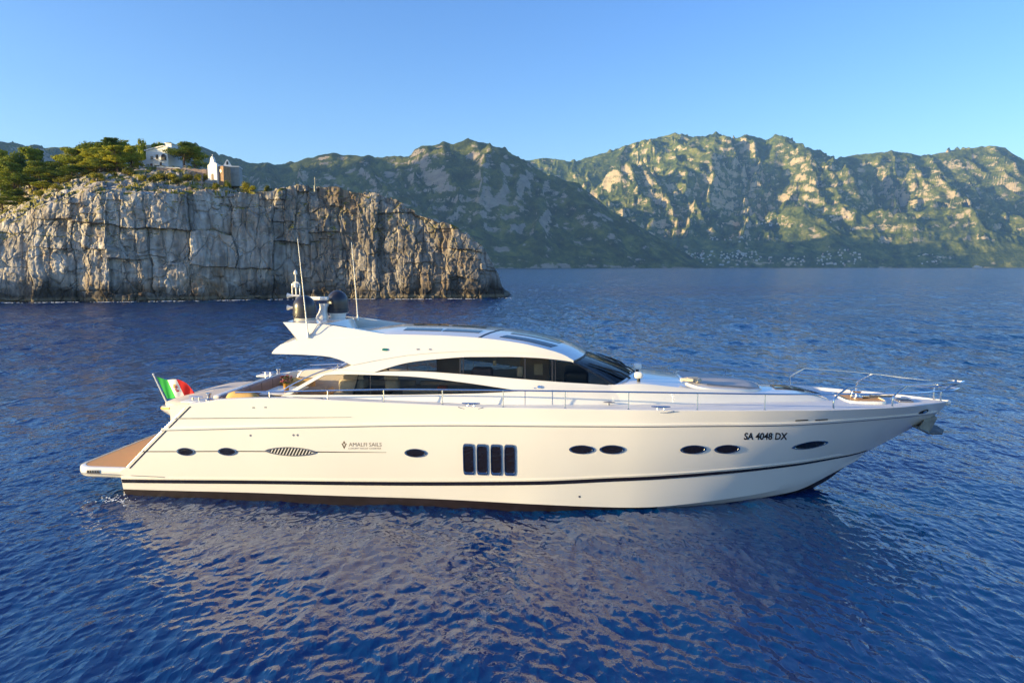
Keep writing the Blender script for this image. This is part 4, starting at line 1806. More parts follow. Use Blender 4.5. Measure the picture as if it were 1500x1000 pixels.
def inside(px0, py0, px1, py1, inset, depth, m, name, bev=0.05):
    x0, z0 = U(px0, py1, -(2.0 - inset))
    x1, z1 = U(px1, py0, -(2.0 - inset))
    mb = MB()
    mb.box(((x0 + x1) / 2, -(2.0 - inset) + depth / 2, (z0 + z1) / 2), (abs(x1 - x0), depth, abs(z1 - z0)), bev=bev)
    return mb.build(name, m, yacht, angle=50)


for x0_, x1_, z0_, z1_, y_ in ((-4.9, -3.4, 2.6, 3.45, -1.1), (-3.3, -1.2, 2.6, 3.4, -0.9), (-0.2, 0.75, 2.6, 4.25, 0.2), (-3.0, -2.2, 3.4, 4.15, 0.3)):
    mb = MB()
    mb.box(((x0_ + x1_) / 2, y_ + 0.1, (z0_ + z1_) / 2), (x1_ - x0_, 0.2, z1_ - z0_), bev=0.03)
    mb.build('cabin_locker', INTER, yacht, angle=50)
inside(495, 556, 532, 575, 0.25, 0.7, INCRM, 'saloon_sofa', 0.12)
inside(503, 549, 532, 555.6, 0.2, 0.05, INCRM, 'window_blind', 0.01)
inside(563, 549, 583, 556, 0.2, 0.05, INCRM, 'window_blind', 0.01)
inside(563, 557.5, 583, 572, 0.3, 0.4, INCRM, 'saloon_sofa', 0.1)
inside(520, 570, 570, 580, 0.25, 0.8, WOODI, 'saloon_table', 0.03)
inside(590, 572, 760, 590, 0.35, 0.9, INTER, 'galley_counter', 0.03)
inside(640, 566, 654, 571.5, 0.3, 0.3, ORANGE, 'orange_cushion', 0.05)
inside(630, 574, 646, 576.5, 0.25, 0.3, INCRM, 'dish', 0.03)
inside(662, 573.5, 672, 576.5, 0.25, 0.25, INCRM, 'dish', 0.03)
inside(757, 537, 766, 552, 0.25, 0.12, INCRM, 'helm_seat', 0.05)
inside(690, 540, 720, 556, 0.9, 0.5, SOFAB, 'helm_seat', 0.08)
inside(722, 528, 727, 535, 0.5, 0.06, INCRM, 'wall_lamp', 0.01)
inside(826, 545, 862, 570, 0.8, 1.6, BLACKP, 'dashboard', 0.1)
inside(782, 533, 795, 549, 1.1, 0.04, INCRM, 'instrument_panel', 0.01)

# ---- foredeck trunk, sunpad and hatches
TRX = [2.3, 3.2, 4.2, 5.5, 6.6, 7.6, 8.6, 9.4]
Tw = pchip(TRX, [1.98, 1.90, 1.76, 1.52, 1.26, 1.0, 0.72, 0.5])
_te = [U(px, py, -y) for px, py, y in ((905, 563.5, 1.95), (935, 562, 1.88), (985, 566, 1.7), (1030, 570.3, 1.52), (1080, 574, 1.36), (1130, 577.5, 1.18))]
Tz = pchip([p[0] for p in _te] + [8.0, 8.8, 9.4], [p[1] for p in _te] + [3.20, 3.10, float(zg(9.4)) - 0.02])


def trunk_pt(x, t, off=0.0):
    z = float(Tz(x))
    cr = 0.10 * min(1, max(0.1, (9.4 - x) / 3.0))
    return (x, float(Tw(x)) * t, z + cr * (1 - t * t) + off)


mb = MB()
rows = []
for x in np.linspace(2.0, 9.4, 70):
    zd = zdeck(x) - 0.05
    z = float(Tz(x))
    wv = float(Tw(x))
    row = [(x, -(wv + 0.12), zd), (x, -(wv + 0.05), zd + (z - zd) * 0.6), (x, -(wv + 0.02), z - 0.04)]
    row += [trunk_pt(x, t) for t in np.linspace(-1, 1, 21)]
    row += [(p[0], -p[1], p[2]) for p in row[2::-1]]
    rows.append(row)
mb.loft(rows)
trunk = mb.build('foredeck_trunk', WHITE, yacht, angle=50)


def UZ(px, py, z):
    r = ray(px, py)
    t = (z - CAM_H) / r[2]
    P = np.array([0, 0, CAM_H]) + r * t - BO
    return P @ BX, P @ BY


def on_trunk(px, py):
    z = 3.5
    for _ in range(15):
        x, y = UZ(px, py, z)
        z = trunk_pt(x, np.clip(y / float(Tw(x)), -1, 1))[2]
    return x, y, z


# sunpad: raised rounded cushion in two halves within a low coaming
spx0, spx1 = on_trunk(998, 552)[0], on_trunk(1114, 571)[0]


def sun_outline(sc_, n=48):
    cx = (spx0 + spx1) / 2
    L_ = (spx1 - spx0) / 2
    pts = []
    for k in range(n):
        a = 2 * math.pi * k / n
        ex = math.copysign(abs(math.cos(a)) ** 0.55, math.cos(a)) * L_ * sc_
        ey = math.copysign(abs(math.sin(a)) ** 0.55, math.sin(a)) * sc_
        X = cx + ex
        pts.append((X, ey * (float(Tw(X)) - 0.17)))
    return pts


mb = MB()
rows = []
for sc_, o_ in ((1.12, -0.02), (1.11, 0.045), (1.05, 0.055), (1.035, 0.0)):
    rows.append([trunk_pt(x, y / float(Tw(x)), o_) for x, y in sun_outline(sc_)])
mb.loft(rows, close_u=True)
mb.build('sunpad_coaming', WHITE, trunk, angle=50)
mb = MB()
rows = []
for sc_, o_ in ((1.03, 0.0), (1.02, 0.035), (0.97, 0.06), (0.8, 0.065), (0.4, 0.065), (0.02, 0.065)):
    rows.append([trunk_pt(x, y / float(Tw(x)), o_) for x, y in sun_outline(sc_)])
mb.loft(rows, close_u=True)
pad = mb.build('sunpad', CUSHG, trunk, angle=50)
mb = MB()
P = [on_trunk(px, py) for px, py in ((1035, 566.5), (1060, 568.5), (1085, 570), (1112, 572.6))]
mb.tube([(p[0], p[1] - 0.05, p[2] + 0.09) for p in P], 0.018, 6)
mb.build('grab_rail', DSTEEL, trunk)


def trunk_patch(P4, m, name, h=0.03):
    c = [on_trunk(*p) for p in P4]
    mb = MB()
    top, low = [], []
    for i in range(7):
        a = i / 6
        r, l_ = [], []
        for j in range(4):
            b = j / 3
            x = (c[0][0] * (1 - a) + c[1][0] * a) * (1 - b) + (c[3][0] * (1 - a) + c[2][0] * a) * b
            y = (c[0][1] * (1 - a) + c[1][1] * a) * (1 - b) + (c[3][1] * (1 - a) + c[2][1] * a) * b
            t = np.clip(y / float(Tw(x)), -1, 1)
            r.append(trunk_pt(x, t, h))
            l_.append(trunk_pt(x, t, -0.01))
        top.append(r)
        low.append(l_)
    mb.loft(top)
    for A, B in ((top[0], low[0]), (top[-1], low[-1]), ([q[0] for q in top], [q[0] for q in low]), ([q[-1] for q in top], [q[-1] for q in low])):
        mb.loft([A, B])
    return mb.build(name, m, trunk, angle=30)


trunk_patch([(1136, 569.5), (1178, 573), (1192, 571.5), (1128, 564.5)], BLACKG, 'deck_hatch', 0.035)
# two horn/vent boxes before the windscreen
for px, py in ((933.5, 545), (935.5, 558.5)):
    x, y, z = on_trunk(px, py)
    mb = MB()
    mb.lathe((x, y, z), [(0.05, -0.02), (0.05, 0.10)], 12)
    v = mb.build('vent_stem', BLACKP, trunk)
    mb = MB()
    mb.box((x, y, z + 0.19), (0.26, 0.20, 0.20), bev=0.07)
    mb.build('deck_vent', WHITE, trunk, angle=60)


# ---- bow well with windlass
def on_deck(px, py):
    z = 2.95
    for _ in range(10):
        x, y = UZ(px, py, z)
        b = max(float(bs(x)) - 0.12, 0.05)
        z = float(zg(x)) - 0.07 + 0.07 * (1 - min(1, (y / b) ** 2)) * min(1, b)
    return x, y, z


c = [on_deck(*p) for p in ((1256, 597.2), (1303, 594.5), (1308, 589), (1250, 586.5))]
mb = MB()
xw0, xw1 = c[0][0] - 0.02, c[1][0] + 0.05
yw = 0.75
zw = float(zg((xw0 + xw1) / 2)) + 0.02
n = 24
ring = []
for k in range(n):
    a = 2 * math.pi * k / n
    ex = math.copysign(abs(math.cos(a)) ** 0.4, math.cos(a))
    ey = math.copysign(abs(math.sin(a)) ** 0.4, math.sin(a))
    X = (xw0 + xw1) / 2 + ex * (xw1 - xw0) / 2
    ring.append((X, ey * min(yw, float(bs(X)) - 0.28)))
mb.loft([[(x, y, zw + 0.004) for x, y in ring], [((x - (xw0 + xw1) / 2) * 0.02 + (xw0 + xw1) / 2, y * 0.02, zw + 0.004) for x, y in ring]], close_u=True)
well = mb.build('bow_well', TEAK, yacht, smooth=False)
mb = MB()
mb.loft([[(x * 1.0 + (x - (xw0 + xw1) / 2) * 0.06, y * 1.08, zw - 0.05) for x, y in ring], [(x + (x - (xw0 + xw1) / 2) * 0.05, y * 1.06, zw + 0.03) for x, y in ring], [(x, y, zw + 0.03) for x, y in ring], [(x, y, zw) for x, y in ring]], close_u=True)
mb.build('well_rim', WHITE, well)
mb = MB()
wx = on_deck(1270, 592)[0]
mb.lathe((wx, -0.12, zw), [(0.17, 0.0), (0.17, 0.05), (0.10, 0.07), (0.08, 0.16), (0.12, 0.21), (0.12, 0.25), (0.001, 0.27)], 18)
mb.lathe((wx + 0.02, 0.25, zw), [(0.13, 0.0), (0.13, 0.05), (0.08, 0.07), (0.07, 0.14), (0.10, 0.18), (0.001, 0.20)], 18)
mb.box((wx + 0.22, 0.05, zw + 0.06), (0.3, 0.36, 0.10), bev=0.03)
mb.build('windlass', STEEL, well)
mb = MB()
mb.tube([(wx + 0.3, -0.1, zw + 0.07), (wx + 0.7, -0.06, zw + 0.06), (wx + 1.1, -0.03, zw + 0.07)], 0.035, 8)
mb.build('anchor_chain', GALV, well)
hx, hy, hz = on_deck(1324, 587.5)
mb = MB()
mb.box((hx, hy, hz + 0.03), (0.42, 0.36, 0.06), bev=0.025)
h = mb.build('bow_hatch', DSTEEL, yacht)
mb = MB()
mb.box((hx, hy, hz + 0.065), (0.32, 0.27, 0.02), bev=0.008)
mb.build('hatch_glass', BLACKG, h)
hx, hy, hz = on_deck(1372, 589)
mb = MB()
mb.box((hx, hy, hz + 0.03), (0.35, 0.12, 0.05), bev=0.02)
mb.build('bow_fairlead', GALV, yacht)

# ---- guard rails


def GP(px, py, inset=0.09):
    b = 2.5
    for _ in range(30):
        x, z = U(px, py, -b)
        b = max(float(bs(min(x, XT))) - inset, 0.05)
    return x, -b, z


def smooth3(P, n=6):
    """catmull-rom through 3-D points"""
    P = [np.array(p, float) for p in P]
    Q = [2 * P[0] - P[1]] + P + [2 * P[-1] - P[-2]]
    out = []
    for i in range(1, len(Q) - 2):
        for k in range(n):
            t = k / n
            a, b, c_, d = Q[i - 1], Q[i], Q[i + 1], Q[i + 2]
            out.append(0.5 * ((2 * b) + (-a + c_) * t + (2 * a - 5 * b + 4 * c_ - d) * t * t + (-a + 3 * b - 3 * c_ + d) * t ** 3))
    out.append(P[-1])
    return out


main = [GP(px, py) for px, py in ((345, 574.6), (420, 573.2), (560, 570.4), (650, 570.6), (740, 571.6), (830, 572.8), (921, 574), (1022, 575.6), (1121, 577), (1180, 577.2), (1232, 576.8))]
low2 = [GP(px, py) for px, py in ((1232, 576.8), (1307, 576.4), (1345, 575.2), (1370, 573.2))]
endp = np.array([XT + 0.25, 0.0, U(1395, 568, 0)[1]])
low2 = low2 + [tuple((np.array(low2[-1]) * 0.45 + endp * 0.55) + np.array([0.05, -0.10, 0])), tuple(endp)]
XU = U(1413, 558.5, 0)
for s in (-1, 1):
    M = lambda P: [(p[0], p[1] * -s, p[2]) for p in P]
    mb = MB()
    mb.tube(M(smooth3(main + low2[1:])), 0.023, 8)
    mb.build('guard_rail', STEEL, yacht)
    for px in (395, 480, 562, 648, 737, 828, 921, 1022, 1121):
        p = GP(px, 574)
        zt = np.interp(p[0], [q[0] for q in main], [q[2] for q in main])
        zb = float(zg(p[0]))
        mb = MB()
        mb.tube(M([(p[0], -(float(bs(p[0])) - 0.07), zb), (p[0], p[1], zt)]), 0.017, 8)
        mb.lathe((p[0], -(float(bs(p[0])) - 0.07) * -s, zb), [(0.04, 0.0), (0.04, 0.02), (0.02, 0.035)], 12)
        mb.build('stanchion', STEEL, yacht)
    # raised pulpit
    up = [GP(px, py) for px, py in ((1221, 600), (1221, 588), (1226, 580), (1242, 567.2))]
    topr = [up[-1]] + [GP(px, py) for px, py in ((1285, 565.6), (1330, 564.4), (1372, 562.2))]
    e = np.array([XU[0], 0, XU[1]])
    topr = topr + [tuple(np.array(topr[-1]) * 0.4 + e * 0.6 + np.array([0.06, -0.13, 0])), tuple(e + np.array([-0.02, -0.10 * 0 , 0]))]
    mb = MB()
    mb.tube(M(smooth3(up, 5)[:-1] + smooth3(topr, 6)), 0.030, 8)
    mb.build('pulpit_rail', STEEL, yacht)
    for pts in (((1307, 597), (1308, 583), (1313, 576.5), (1327, 565)), ((1374, 590.5), (1375, 577.5), (1381, 571), (1396, 561.6))):
        P = [GP(px, py) for px, py in pts]
        if pts[0][0] > 1350:
            q = [np.array(topr[-1]) * 0.55 + np.array(topr[-2]) * 0.45]
            b0 = on_deck(1374, 590.0)
            zb = float(zg(b0[0]))
            P = [(b0[0], -max(float(bs(b0[0])) - 0.12, 0.1), zb), (b0[0], -max(float(bs(b0[0])) - 0.11, 0.1), zb + 0.28), (b0[0] + 0.12, -max(float(bs(b0[0])) - 0.10, 0.1), zb + 0.42), tuple(q[0])]
        mb = MB()
        mb.tube(M(smooth3(P, 5)), 0.028, 8)
        mb.build('pulpit_stanchion', STEEL, yacht)

# mooring cleats on the gunwale
for px, py in ((690, 593), (968, 599)):
    for s in (-1, 1):
        x, y, z = GP(px, py, 0.06)
        y = y * -s
        z = float(zg(x)) + 0.018
        mb = MB()
        for dx in (-0.09, 0.09):
            mb.lathe((x + dx, y, z), [(0.035, 0), (0.025, 0.03), (0.025, 0.07)], 10)
        mb.tube([(x - 0.26, y, z + 0.085), (x - 0.14, y, z + 0.08), (x, y, z + 0.075), (x + 0.14, y, z + 0.08), (x + 0.26, y, z + 0.085)], [0.016, 0.026, 0.03, 0.026, 0.016], 8)
        cl = mb.build('mooring_cleat', STEEL, yacht)
        mb = MB()
        mb.tube([(x - 0.36, y - 0.06 * s * -1, z - 0.02), (x - 0.16, y + s * 0.05, z - 0.075), (x + 0.16, y + s * 0.05, z - 0.075), (x + 0.36, y - 0.06 * s * -1, z - 0.02)], 0.013, 6)
        mb.build('chafe_plate', STEEL, cl)
x, z = SPX(892, 588)
mb = MB()
mb.tube([(x - 0.16, -(W(x, z) + 0.10), z), (x, -(W(x, z) + 0.12), z + 0.01), (x + 0.16, -(W(x, z) + 0.10), z)], [0.012, 0.026, 0.012], 8)
mb.lathe((x, -(W(x, z) + 0.11), z - 0.10), [(0.025, -0.05), (0.02, 0.1)], 8)
mb.build('spring_cleat', DSTEEL, yacht)

# ---- anchor at the stem
ax, az = U(1358, 612, 0)
mb = MB()
sx0, sz0 = U(1345, 613, -0.1)
mb.tube([(sx0, -0.08, sz0), U(1362, 600, 0)[0:1] + (0,) + U(1362, 600, 0)[1:2]], 0.05, 8)
mb.build('anchor_shank', GALV, yacht)
# plough blades
mb = MB()
tip = U(1385, 634, -0.1)
back = U(1336, 624, -0.1)
mid = U(1362, 618, -0.1)
tp = U(1362, 602, 0)
low = U(1360, 632, -0.1)
rt = U(1372, 612, 0)
mb.add([(tp[0], 0.0, tp[1]), (back[0] + 0.1, -0.30, back[1]), (low[0], -0.12, low[1] - 0.02), (rt[0], -0.02, rt[1])], [(0, 1, 2), (0, 2, 3)])
mb.add([(tp[0], 0.0, tp[1]), (back[0] + 0.1, 0.30, back[1]), (low[0], 0.12, low[1] - 0.02), (rt[0], 0.02, rt[1])], [(0, 2, 1), (0, 3, 2)])
mb.add([(back[0], -0.36, back[1] + 0.02), (back[0] + 0.02, 0.36, back[1] + 0.02), (tip[0] - 0.15, 0.16, tip[1] + 0.16), (tip[0], 0.0, tip[1] + 0.05), (tip[0] - 0.12, -0.16, tip[1] - 0.02), (low[0] - 0.05, -0.22, low[1] - 0.04), (low[0], 0.0, low[1] + 0.10)],
       [(0, 5, 6), (5, 4, 6), (4, 3, 6), (3, 2, 6), (2, 1, 6), (1, 0, 6)])
anchor = mb.build('anchor', GALV, yacht, smooth=False)
md = anchor.modifiers.new('thickness', 'SOLIDIFY')
md.thickness = 0.05
md.offset = 0
# bow roller cheek and its steel plate in the topsides
def stem_plate(px, py, rx, ry, tilt, m, name, off):
    rows = hull_disc(None, px, py, rx, ry, tilt, off, 3, 0.05, n=24, rings=3)
    return MB().loft(rows, close_u=True).build(name, m, yacht)


stem_plate(1353, 603.0, 8.5, 3.1, R(10), BLACKP, 'anchor_pocket', 0.02)
stem_plate(1354, 602.8, 3.6, 2.2, R(10), STEEL, 'pocket_roller', 0.05)

# ---------------------------------------------------------------- radar arch, domes, aerials
c7p = dense([(415, 471.8), (440, 473), (463, 474), (480, 475.6), (520, 482), (567, 489.6)], 8)
c7lo = [(415, 472.2), (437, 498)] + dense([(440, 497.5), (475, 496), (515, 494.2), (555, 490.6), (567, 489.8)], 8)
C7, C7L = scurve(c7p), scurve(c7lo)
xF0, xF1 = SPX(415, 472)[0], SPX(567, 489.7)[0]
panel('arch_wing', C7L, C7, xF0, xF1, WHITE, off=0.02, thick=0.22, nx=120, nz=5)
xD = SPX(470, 474)[0]
mb = MB()
rows = []
for a in np.linspace(0, 1, 14):
    row = []
    for t in np.linspace(-1, 1, 17):
        x = xF0 + 0.02 + a * (xD - xF0 + 0.30 * (1 - abs(t) ** 2))
        z = float(C7(min(x, xD)))
        b = W(x, z) - 0.05
        row.append((x, b * t, z - 0.015 + 0.05 * (1 - t * t)))
    rows.append(row)
top = rows
front = [(p[0] + 0.18, p[1], max(p[2] - 0.42, float(C6(p[0])) + 0.05)) for p in top[-1]]
aft = [(p[0] + 0.30, p[1], p[2] - 0.45) for p in top[0]]
mb.loft([aft] + top + [front])
arch = mb.build('arch_deck', WHITE, yacht, angle=45)


def dome(px, py, yb, rpx, hpx, ped):
    x, z = U(px, py, yb)
    P = BO + BX * x + BY * yb
    sc = P[1] / F
    r, h = rpx * sc, hpx * sc
    base = MB()
    base.lathe((x, yb, z), [(r * 0.55, -ped), (r * 0.62, -ped + 0.03), (r * 0.75, -0.02), (r * 0.92, 0.0), (r * 0.92, 0.02), (0.01, 0.03)], 28)
    b = base.build('radome', CREAM, yacht)
    mb = MB()
    prof = [(r * 0.95, 0.015), (r * 0.99, 0.05), (r * 1.0, h * 0.15), (r * 0.985, h * 0.45)]
    for k in range(10):
        a = k / 9 * math.pi / 2
        prof.append((max(r * 0.98 * math.cos(a), 0.002), h * 0.5 + h * 0.5 * math.sin(a)))
    mb.lathe((x, yb, z), prof, 32)
    mb.build('dome_cover', DOME, b, angle=50)
    mb = MB()
    mb.lathe((x, yb, z), [(r * 1.004, h * 0.16), (r * 1.012, h * 0.17), (r * 1.012, h * 0.20), (r * 1.0, h * 0.21)], 32)
    mb.build('dome_band', BLACKP, b)
    return x, z


dome(446.5, 466, -0.45, 16.7, 33.5, 0.10)
dome(495, 458.5, 0.70, 15.6, 33.5, 0.34)
rx, rz = U(471, 466, 0.35)
mb = MB()
rows = []
for k, (w_, d_) in enumerate(((0.20, 0.24), (0.17, 0.20), (0.13, 0.15), (0.12, 0.14), (0.16, 0.16))):
    z = rz - 0.05 + k * 0.135
    dx = 0.0 + 0.03 * k
    rows.append([(rx + dx + w_ * math.copysign(abs(math.cos(a)) ** 0.6, math.cos(a)), 0.35 + d_ * math.copysign(abs(math.sin(a)) ** 0.6, math.sin(a)), z) for a in np.linspace(0, 2 * math.pi, 20, endpoint=False)])
mb.loft(rows, close_u=True)
mb.f.append(tuple(len(mb.v) - 20 + k for k in range(20)))
mb.mi.append(0)
pyl = mb.build('radar_pedestal', WHITE, yacht, angle=60)
bz = U(474, 437, 0.35)[1]
Rz = Matrix.Rotation(R(-14), 3, 'Z')
mb = MB()
mb.box((rx - 0.16, 0.35, bz), (0.92, 0.13, 0.12), rot=Rz, bev=0.04)
bar = mb.build('radar_scanner', WHITE, pyl, angle=60)


def flat_text(txt, width, height, M, m, name, parent):
    c = bpy.data.curves.new(name, 'FONT')
    c.body = txt
    c.size = 1
    c.offset = 0.012
    tmp = bpy.data.objects.new(name + '_curve', c)
    COL.objects.link(tmp)
    me = bpy.data.meshes.new_from_object(tmp.evaluated_get(bpy.context.evaluated_depsgraph_get()))
    bpy.data.objects.remove(tmp)
    bpy.data.curves.remove(c)
    xs = [v.co.x for v in me.vertices]
    ys = [v.co.y for v in me.vertices]
    for v in me.vertices:
        v.co = M @ Vector(((v.co.x - min(xs)) / (max(xs) - min(xs)) * width - width / 2, 0, (v.co.y - min(ys)) / (max(ys) - min(ys)) * height - height / 2))
    me.materials.clear()
    me.materials.append(m)
    o = bpy.data.objects.new(name, me)
    COL.objects.link(o)
    o.parent = parent
    return o


flat_text('FURUNO', 0.30, 0.055, Matrix.Translation((rx + 0.02, 0.31, bz)) @ Rz.to_4x4() @ Matrix.Translation((0, -0.068, 0)), mat('blue_lettering', (0.02, 0.05, 0.20), 0.4), 'scanner_lettering', bar)
# light mast with ring and horns
mx, mz = U(434, 434, -0.1)
mtz = U(434, 397, -0.1)[1]
mb = MB()
mb.tube([(mx, -0.1, float(C7(mx)) - 0.05), (mx, -0.1, mz), (mx, -0.1, mtz - 0.1)], [0.035, 0.028, 0.018], 10)
mb.lathe((mx, -0.1, mtz - 0.12), [(0.02, 0), (0.055, 0.01), (0.055, 0.10), (0.02, 0.14), (0.001, 0.17)], 14)
mb.lathe((mx, -0.1, mz + 0.28), [(0.03, 0), (0.075, 0.02), (0.075, 0.14), (0.03, 0.17)], 14)
mast = mb.build('light_mast', WHITE, yacht)
mb = MB()
zc_ = mz + 0.34
pts = [(mx - 0.13, -0.1, mz), (mx - 0.13, -0.1, zc_)] + [(mx - 0.13 * math.cos(a), -0.1, zc_ + 0.13 * math.sin(a)) for a in np.linspace(0.3, math.pi - 0.3, 9)] + [(mx + 0.13, -0.1, zc_), (mx + 0.13, -0.1, mz)]
mb.tube(pts, 0.020, 8)
mb.build('mast_hoop', WHITE, mast)
for px, py in ((430, 433), (430, 450.5)):
    hx, hz = U(px, py, -0.25)
    mb = MB()
    mb.lathe((hx, -0.25, hz), [(0.001, 0.22), (0.03, 0.20), (0.03, 0.05), (0.05, -0.10), (0.09, -0.20), (0.07, -0.20), (0.001, -0.08)], 14, axis='X')
    mb.tube([(hx + 0.1, -0.25, hz), (hx + 0.15, -0.2, hz - 0.05), (mx, -0.1, hz - 0.08)], 0.02, 6)
    mb.build('horn', WHITE, mast)
# whip aerials
ab = SPX(452.5, 492)
at_ = U(436, 350, -1.62)
mb = MB()
p0 = (ab[0], -(W(*ab) + 0.06), ab[1])
mb.lathe(p0, [(0.05, -0.05), (0.04, 0.02), (0.03, 0.12)], 10)
mb.tube([p0, (p0[0] * 0.86 + at_[0] * 0.14, p0[1] * 0.86 - 1.66 * 0.14, p0[2] * 0.86 + at_[1] * 0.14), (at_[0], -1.62, at_[1])], [0.026, 0.02, 0.008], 8)
mb.build('whip_aerial', WHITE, yacht)
mb = MB()
mb.tube([tuple(np.array(p0) + np.array([0.02, -0.02, 0.02])), (p0[0] + 0.16, p0[1] - 0.02, p0[2] + 0.12), (p0[0] + 0.30, p0[1] + 0.02, p0[2] + 0.34), (p0[0] + 0.62, p0[1] + 0.04, p0[2] + 0.44)], 0.014, 6)
mb.build('aerial_cable', DSTEEL, yacht)
fb = U(524, 463, 1.35)
ft = U(515, 355, 1.45)
mb = MB()
mb.lathe((fb[0], 1.35, fb[1] - 0.1), [(0.05, -0.05), (0.04, 0.02), (0.03, 0.12)], 10)
mb.tube([(fb[0], 1.35, fb[1] - 0.1), (fb[0] * 0.85 + ft[0] * 0.15, 1.37, fb[1] * 0.85 + ft[1] * 0.15), (ft[0], 1.45, ft[1])], [0.026, 0.02, 0.008], 8)
mb.build('whip_aerial', WHITE, yacht)

# ---------------------------------------------------------------- cockpit and aft sunpad
ZF = 2.22
XQ = _d1[0] + 0.02
mb = MB()
for s in (-1, 1):
    rows = []
    for x in np.linspace(XQ, XDECK + 0.02, 40):
        b, z = float(bs(x)), float(zg(x))
        rows.append([(x, s * b, z), (x, s * (b - 0.03), z + 0.02), (x, s * (b - 0.24), z + 0.02), (x, s * (b - 0.27), z), (x, s * (b - 0.29), ZF)])
    mb.loft(rows, flip=s > 0)
mb.loft([[(XDECK, t * 2.8, ZF) for t in (-1, 1)], [(XDECK, t * 2.8, float(zg(XDECK)) - 0.05) for t in (-1, 1)]])
mb.build('cockpit_coaming', WHITE, yacht, angle=40)
mb = MB()
mb.loft([[(x, t * 2.68, ZF + 0.01) for t in np.linspace(-1, 1, 3)] for x in np.linspace(-9.9, XDECK, 4)])
mb.build('cockpit_floor', TEAK, yacht, smooth=False)
# aft sunpad body with its rounded stern nose
mb, pad = MB(), MB()
LX = np.linspace(-1, 1, 29)


def lid_x(t, a, k=0.32):
    y = 1.95 * t
    xa_ = -12.22 + k * y * y
    return xa_ + (-9.55 - xa_) * a


def lid_z(x):
    return float(np.interp(x, [-12.3, -11.6, -10.9, -9.5], [2.36, 2.55, 2.70, 2.80]))


rows = []
for dz, dx in ((-0.62, 0.75), (-0.30, 0.26), (-0.14, 0.02), (-0.10, 0.0), (0.0, 0.01)):
    rows.append([(lid_x(t, 0) + dx, 1.95 * t * (1 - dx * 0.06), lid_z(lid_x(t, 0)) + dz) for t in LX])
for a in np.linspace(0.05, 1, 12):
    rows.append([(lid_x(t, a), 1.95 * t, lid_z(lid_x(t, a))) for t in LX])
mb.loft(rows)
for e in (0, -1):
    mb.loft([[r[e] for r in rows[4:]], [(r[e][0], r[e][1], r[e][2] - 0.6) for r in rows[4:]]])
lid = mb.build('stern_locker', WHITE, yacht, angle=40)
rows = []
for k, (ins, h) in enumerate(((0.10, 0.0), (0.09, 0.05), (0.13, 0.085), (0.20, 0.10))):
    h_ = []
    ring = [(lid_x(t, 0) + ins * 1.4, (1.95 - ins) * t) for t in LX] + [(-9.6 - ins, (1.95 - ins) * t) for t in LX[::-1]]
    rows.append([(x, y, lid_z(x) + h) for x, y in ring])
for q in (0.75, 0.4, 0.02):
    rows.append([((x + 10.6) * q - 10.6, y * q, lid_z((x + 10.6) * q - 10.6) + 0.105) for x, y in ring])
pad.loft(rows, close_u=True)
pad.build('stern_sunpad', CUSHG, lid, angle=60)
mb = MB()
rows = []
for dz, of in ((-0.10, 0.0), (-0.10, -0.012), (-0.04, -0.012), (-0.04, 0.0)):
    rows.append([(lid_x(t, 0) + of + 0.005, 1.96 * t, lid_z(lid_x(t, 0)) + dz) for t in LX])
mb.loft(rows)
mb.build('teak_trim', TEAK, lid)


def sofa_box(x0, x1, y0, y1, z0, z1, m, name, bev=0.08, parent=yacht):
    mb = MB()
    mb.box(((x0 + x1) / 2, (y0 + y1) / 2, (z0 + z1) / 2), (x1 - x0, y1 - y0, z1 - z0), bev=bev)
    return mb.build(name, m, parent, angle=60)


# transverse sofa, its side arms and the table
sofa = sofa_box(-9.50, -9.22, -1.95, 2.35, ZF, 3.02, SOFAB, 'sofa_back', 0.07)
sofa_box(-9.56, -9.34, -1.97, 2.37, 2.9, 3.05, WHITE, 'sofa_trim', 0.05, sofa)
sofa_box(-9.25, -8.55, -1.9, 2.3, ZF, 2.62, CUSH, 'sofa_seat', 0.08, sofa)
for k in range(1, 5):
    y = -1.95 + 4.3 * k / 5
    sofa_box(-9.225, -9.212, y - 0.008, y + 0.008, ZF + 0.4, 3.0, BLACKP, 'sofa_seam', 0.003, sofa)
xs0, xs1 = U(326, 580, -2.3)[0], U(388, 580, -2.3)[0]
zt0 = U(350, 575.5, -2.25)[1]
near = MB()
rows = []
for a in np.linspace(0, 1, 13):
    x = xs0 + (xs1 - xs0) * a
    h = (zt0 - 2.6) * (1 - abs(2 * a - 1) ** 5) * (1.12 - 0.16 * a) + 0.03
    rows.append([(x, -2.48, 2.6), (x, -2.47, 2.6 + h * 0.8), (x, -2.38, 2.6 + h), (x, -2.24, 2.6 + h), (x, -2.14, 2.6 + h * 0.8), (x, -2.12, 2.6)])
near.loft(rows)
near.loft([rows[0][:3], rows[0][:2:-1]])
near.loft([rows[-1][:3], rows[-1][:2:-1]])
near.build('side_bolster', CUSHT, yacht, angle=60)
fx0, fx1 = U(424, 560, 2.2)[0], U(452, 560, 2.2)[0]
sofa_box(fx0 - 0.3, fx1 + 0.2, 2.1, 2.45, 2.5, U(440, 553, 2.3)[1], CUSHT, 'side_bolster', 0.12)
sofa_box(fx0 - 0.3, fx1 + 0.9, 1.5, 2.4, ZF, 2.62, CUSH, 'side_seat', 0.08)
tx, tz = U(418, 573, -0.2)
mb = MB()
mb.box((tx - 0.15, 0.1, tz - 0.03), (1.1, 1.5, 0.05), bev=0.02)
table = mb.build('cockpit_table', CREAM, yacht)
mb = MB()
mb.lathe((tx - 0.15, 0.1, ZF), [(0.3, 0.0), (0.3, 0.03), (0.07, 0.06), (0.07, tz - ZF - 0.06)], 18)
mb.build('table_leg', STEEL, table)
